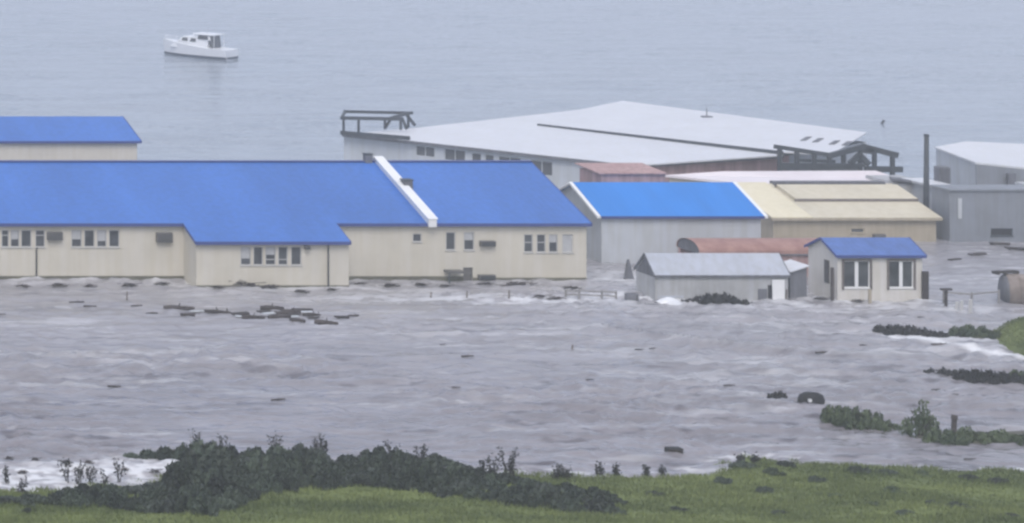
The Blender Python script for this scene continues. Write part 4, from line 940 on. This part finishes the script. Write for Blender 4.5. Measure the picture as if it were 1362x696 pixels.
def heap_mesh(seed):
    r = random.Random(seed); m = MB()
    for k in range(26):
        a = r.uniform(0, 3.14); c = Vector((r.gauss(0, .28), r.gauss(0, .14), abs(r.gauss(.05, .10)))); L = r.uniform(.15, .5)
        d = Vector((math.cos(a), math.sin(a)*.5, r.uniform(-.3, .3)))*L
        m.beam(c-d, c+d, r.uniform(.03, .12), r.uniform(.02, .06))
    me = bpy.data.meshes.new('heap'); me.from_pydata(m.v, [], m.f); me.materials.append(M['wood_dark']); return me
HEAPS = [heap_mesh(i) for i in range(3)]
for k, (px, py, L) in enumerate(((30, 383, 20), (120, 384, 18), (170, 383, 26), (215, 382, 20), (290, 387, 18), (440, 388, 16), (478, 381, 18), (520, 382, 24), (590, 382, 18), (760, 383, 26), (78, 384, 24), (325, 385, 38), (358, 386, 26), (400, 391, 22), (558, 380, 20), (645, 381, 22), (689, 380, 42), (716, 398, 22), (738, 399, 22), (243, 375, 16), (1090, 404, 24), (1140, 404, 18), (1180, 396, 14))):
    p = WZ(px, py); o = link('wreckage_heap', HEAPS[k % 3], None); L = L*p.y/FX; o.scale = (L*.75, .8, max(.55, min(L*.5, 1.0))); put(o, px, py, .08, random.uniform(-.15, .15))
    tag(o, 'tangle of dark broken boards swept against the white cottage' if px > 1000 else 'tangle of dark broken boards washed up along the factory wall', 'wreckage', 'board heaps at the cottage' if px > 1000 else 'board heaps along the factory')
for k, (px, py, L) in enumerate(((340, 422, 30), (392, 420, 40), (372, 416, 34), (418, 425, 26), (256, 419, 20))):
    p = WZ(px, py); o = link('wreckage_tangle', HEAPS[k % 3], None); L = L*p.y/FX; o.scale = (L*.7, .9, .45); put(o, px, py, -.02, random.uniform(-.2, .2))
    tag(o, 'low tangle of broken boards floating in the debris raft off the five-window wall', 'wreckage', 'tangles of the debris raft')
for k, (px, py, L) in enumerate(((357, 419, 16), (386, 424, 22), (262, 417, 18), (320, 423, 14), (408, 418, 14))):
    p = WZ(px, py); t = MB(); t.box(-.5, .5, -.12, .12, -.03, .03); o = t.build('pale_board', M['wall_pale'], None, bevel=.01); L = L*p.y/FX; o.scale = (L, 1.5, 1.5); put(o, px, py, .10, random.uniform(-.2, .2))
    tag(o, 'pale board floating among the dark logs of the debris raft', 'board', 'pale boards of the debris raft')
for k, (px, py, L) in enumerate(((88, 627, 16), (12, 617, 12), (46, 621, 14), (30, 636, 14), (118, 628, 14), (205, 634, 18), (165, 632, 16))):
    p = WZ(px, py); o = link('stick_clot', HEAPS[k % 3], None); L = L*p.y/FX; o.scale = (L*.7, .5, .6); put(o, px, py, .08, random.uniform(-.4, .4))
    tag(o, 'dark clot of broken sticks tossed in the white surf at the near shore', 'wreckage', 'stick clots in the surf')
# fence line in front of the factory and cottage
def fence(pts, label, hgt, rails=2, group=None, m='wood_pale'):
    P = [WZ(*p) for p in pts]; root = thing('wooden_fence', label, 'fence', (P[0].x, P[0].y, 0), group)
    for p in P: t = MB(); t.beam((p.x, p.y, -1), (p.x+.03, p.y, hgt), .12); t.build('post', M[m], root)
    for a, b_ in zip(P[:-1], P[1:]):
        for k in range(rails):
            z = hgt*(.85-.42*k)+.05; t = MB(); t.beam((a.x, a.y-.09, z), (b_.x, b_.y-.09, z-.03), .05, .12); t.build('rail', M[m], root)
fence(((752, 398), (770, 398), (800, 399), (819, 400)), 'half-drowned grey plank fence at the factory corner', .75, 2)
fence(((1255, 405), (1292, 408), (1328, 404)), 'half-drowned rail fence beside the round brown-grey tank', 1.1, 1)
for px, py, h in ((572, 397, .5), (620, 397, .6), (676, 398, .7), (760, 466, .4), (168, 398, .6), (1045, 402, 1.0)):
    p = WZ(px, py); t = MB(); t.tube([(p.x, p.y, -1), (p.x+.08, p.y, h)], [.08, .06], 7); o = t.build('fence_post', M['wood_grey'], None); tag(o, 'lone grey fence post sticking out of the flood', 'post', 'lone fence posts')
for px, pt, pb_, label in ((1107, 356, 402, 'tall dark gatepost standing in front of the white cottage gable'), (1157, 385, 404, 'short pale gatepost standing in front of the white cottage windows')):
    p = WZ(px, pb_+1); t = MB(); t.beam((p.x, p.y, -1), (p.x, p.y, ZZ(pt, p.y)), .2); o = t.build('gate_post', M['wood_dark'] if px < 1150 else M['wall_tan'], None, bevel=.02); tag(o, label, 'post')
# white posts in the splash
for px, py, h in ((1278, 414, .8), (1290, 416, 1.0), (1272, 412, .6)):
    p = WZ(px, py); t = MB(); t.tube([(p.x, p.y, -1), (p.x+.05, p.y, h)], [.16, .13], 9); o = t.build('white_post', M['frame'], None); tag(o, 'stubby white post standing in the splash beside the rail fence', 'post', 'white posts in the splash')
# bollard-like T post
p = WZ(1255, 408); t = MB(); t.beam((p.x, p.y-.3, -1), (p.x, p.y-.3, 1.35), .16); t.beam((p.x-.4, p.y-.3, 1.4), (p.x+.4, p.y-.3, 1.4), .3, .14); o = t.build('t_post', M['wood_dark'], None); tag(o, 'dark T-shaped post at the end of the rail fence', 'post')
tank('round_tank', 'fat brown-grey drum tank lying in the flood by the rail fence', W(1337, 386, 200), W(1400, 388, 199), 1.3, 'tank')
o = debris(1330, 380, 40, 'planks', 'dark planks lying on the round brown-grey tank', None, .1)
_p = W(1345, 386, 200); o.location = (_p.x-.4, 200.0, _p.z+1.42)
# crate, tyre, white drum, upturned dinghy at the shed
p = WZ(896, 604); wz = max(0, waterZ(p.x, p.y)) + .14
ct = thing('floating_crate', 'small black crate floating off the near grassy shore', 'crate', (p.x, p.y, 0))
t = MB(); t.box(p.x-.44, p.x+.44, p.y-.25, p.y+.25, wz-.25, wz+.24); t.build('body', M['tyre'], ct, bevel=.03)
for k in range(3):
    t = MB(); z = wz-.12+k*.12; t.box(p.x-.46, p.x+.46, p.y-.275, p.y-.252, z, z+.07); t.build('slat', M['wood_dark'], ct)
p = WZ(1079, 537)
ty_ = thing('upturned_barrow', 'black upturned barrow tub with a pale patch floating in the current', 'barrow', (p.x, p.y, 0))
m = MB(); ctr = Vector((p.x, p.y, -.05)); rings = []
for i, (r, z) in enumerate(((.85, 0), (.84, .35), (.74, .62), (.45, .76), (.05, .78))): rings.append((r, z))
k = 16
for r, z in rings:
    for j in range(k): a = 2*math.pi*j/k; m.v.append((ctr.x+r*math.cos(a), ctr.y+.6*r*math.sin(a), ctr.z+z))
for i in range(len(rings)-1):
    for j in range(k): m.f.append((i*k+j, i*k+(j+1) % k, (i+1)*k+(j+1) % k, (i+1)*k+j))
m.build('tub', M['tyre'], ty_, True)
t = MB(); t.box(ctr.x-.45, ctr.x-.28, ctr.y-.56, ctr.y-.40, ctr.z+.28, ctr.z+.46); t.build('pale_patch', M['white'], ty_)
t = MB(); t.tube([(ctr.x+.5, ctr.y, .3), (ctr.x+.85, ctr.y+.1, .42)], [.05, .04], 6); t.build('handle', M['wood_dark'], ty_)
p = WZ(883, 404); dg = thing('upturned_dinghy', 'small white upturned dinghy pressed against the grey shed', 'dinghy', (p.x, p.y-.5, 0))
m = MB(); N = 10; k = 9
for i in range(N+1):
    t_ = i/N; wv = .62*math.sin(math.pi*min(1, .12+t_*.88))**.6 if t_ < 1 else .05; hgt = .75*(1-.25*abs(t_-.4))
    for j in range(k): a = math.pi*j/(k-1); m.v.append((p.x-.9+t_*2.2, p.y-.6-wv*math.cos(a), -.1+hgt*math.sin(a)*max(.2, wv/.62)))
for i in range(N):
    for j in range(k-1): m.f.append((i*k+j, (i+1)*k+j, (i+1)*k+j+1, i*k+j+1))
m.build('hull', M['hull_white'], dg, True)
t = MB(); t.box(p.x-.8, p.x+1.2, p.y-.63, p.y-.57, .6, .72); t.build('keel', M['roof_grey'], dg)
p = WZ(840, 404); t = MB(); t.tube([(p.x, p.y, -.4), (p.x, p.y, .75)], [.5, .5], 14); dm = t.build('barrel', M['wall_dark'], None, True); tag(dm, 'dark barrel half sunk at the left end of the grey shed', 'barrel')
p = WZ(838, 372); t = MB(); t.slab([(p.x-.6, p.y, -.6), (p.x+.5, p.y, -.6), (p.x+.05, p.y+.2, 1.6), (p.x-.1, p.y+.2, 1.6)], .12, (0,1,0)); o = t.build('broken_gable_board', M['wall_dark'], None); tag(o, 'pointed dark board sticking up behind the grey shed', 'board')

# ------------------------------------------------------------------ haze
mb = MB(); mb.box(-3100, 3100, -450, 5100, -4.5, 60)
hz = mb.build('haze', None); tag(hz, 'thin pale sea haze over the whole bay', None, kind='stuff')
hm = bpy.data.materials.new('haze'); hm.use_nodes = True; ht = hm.node_tree; ht.nodes.clear()
pv = ht.nodes.new('ShaderNodeVolumePrincipled'); pv.inputs['Color'].default_value = (.90, .93, 1.0, 1); pv.inputs['Density'].default_value = .00075; pv.inputs['Anisotropy'].default_value = .2
oo = ht.nodes.new('ShaderNodeOutputMaterial'); ht.links.new(pv.outputs[0], oo.inputs['Volume'])
hz.data.materials.append(hm); hz.display_type = 'WIRE'
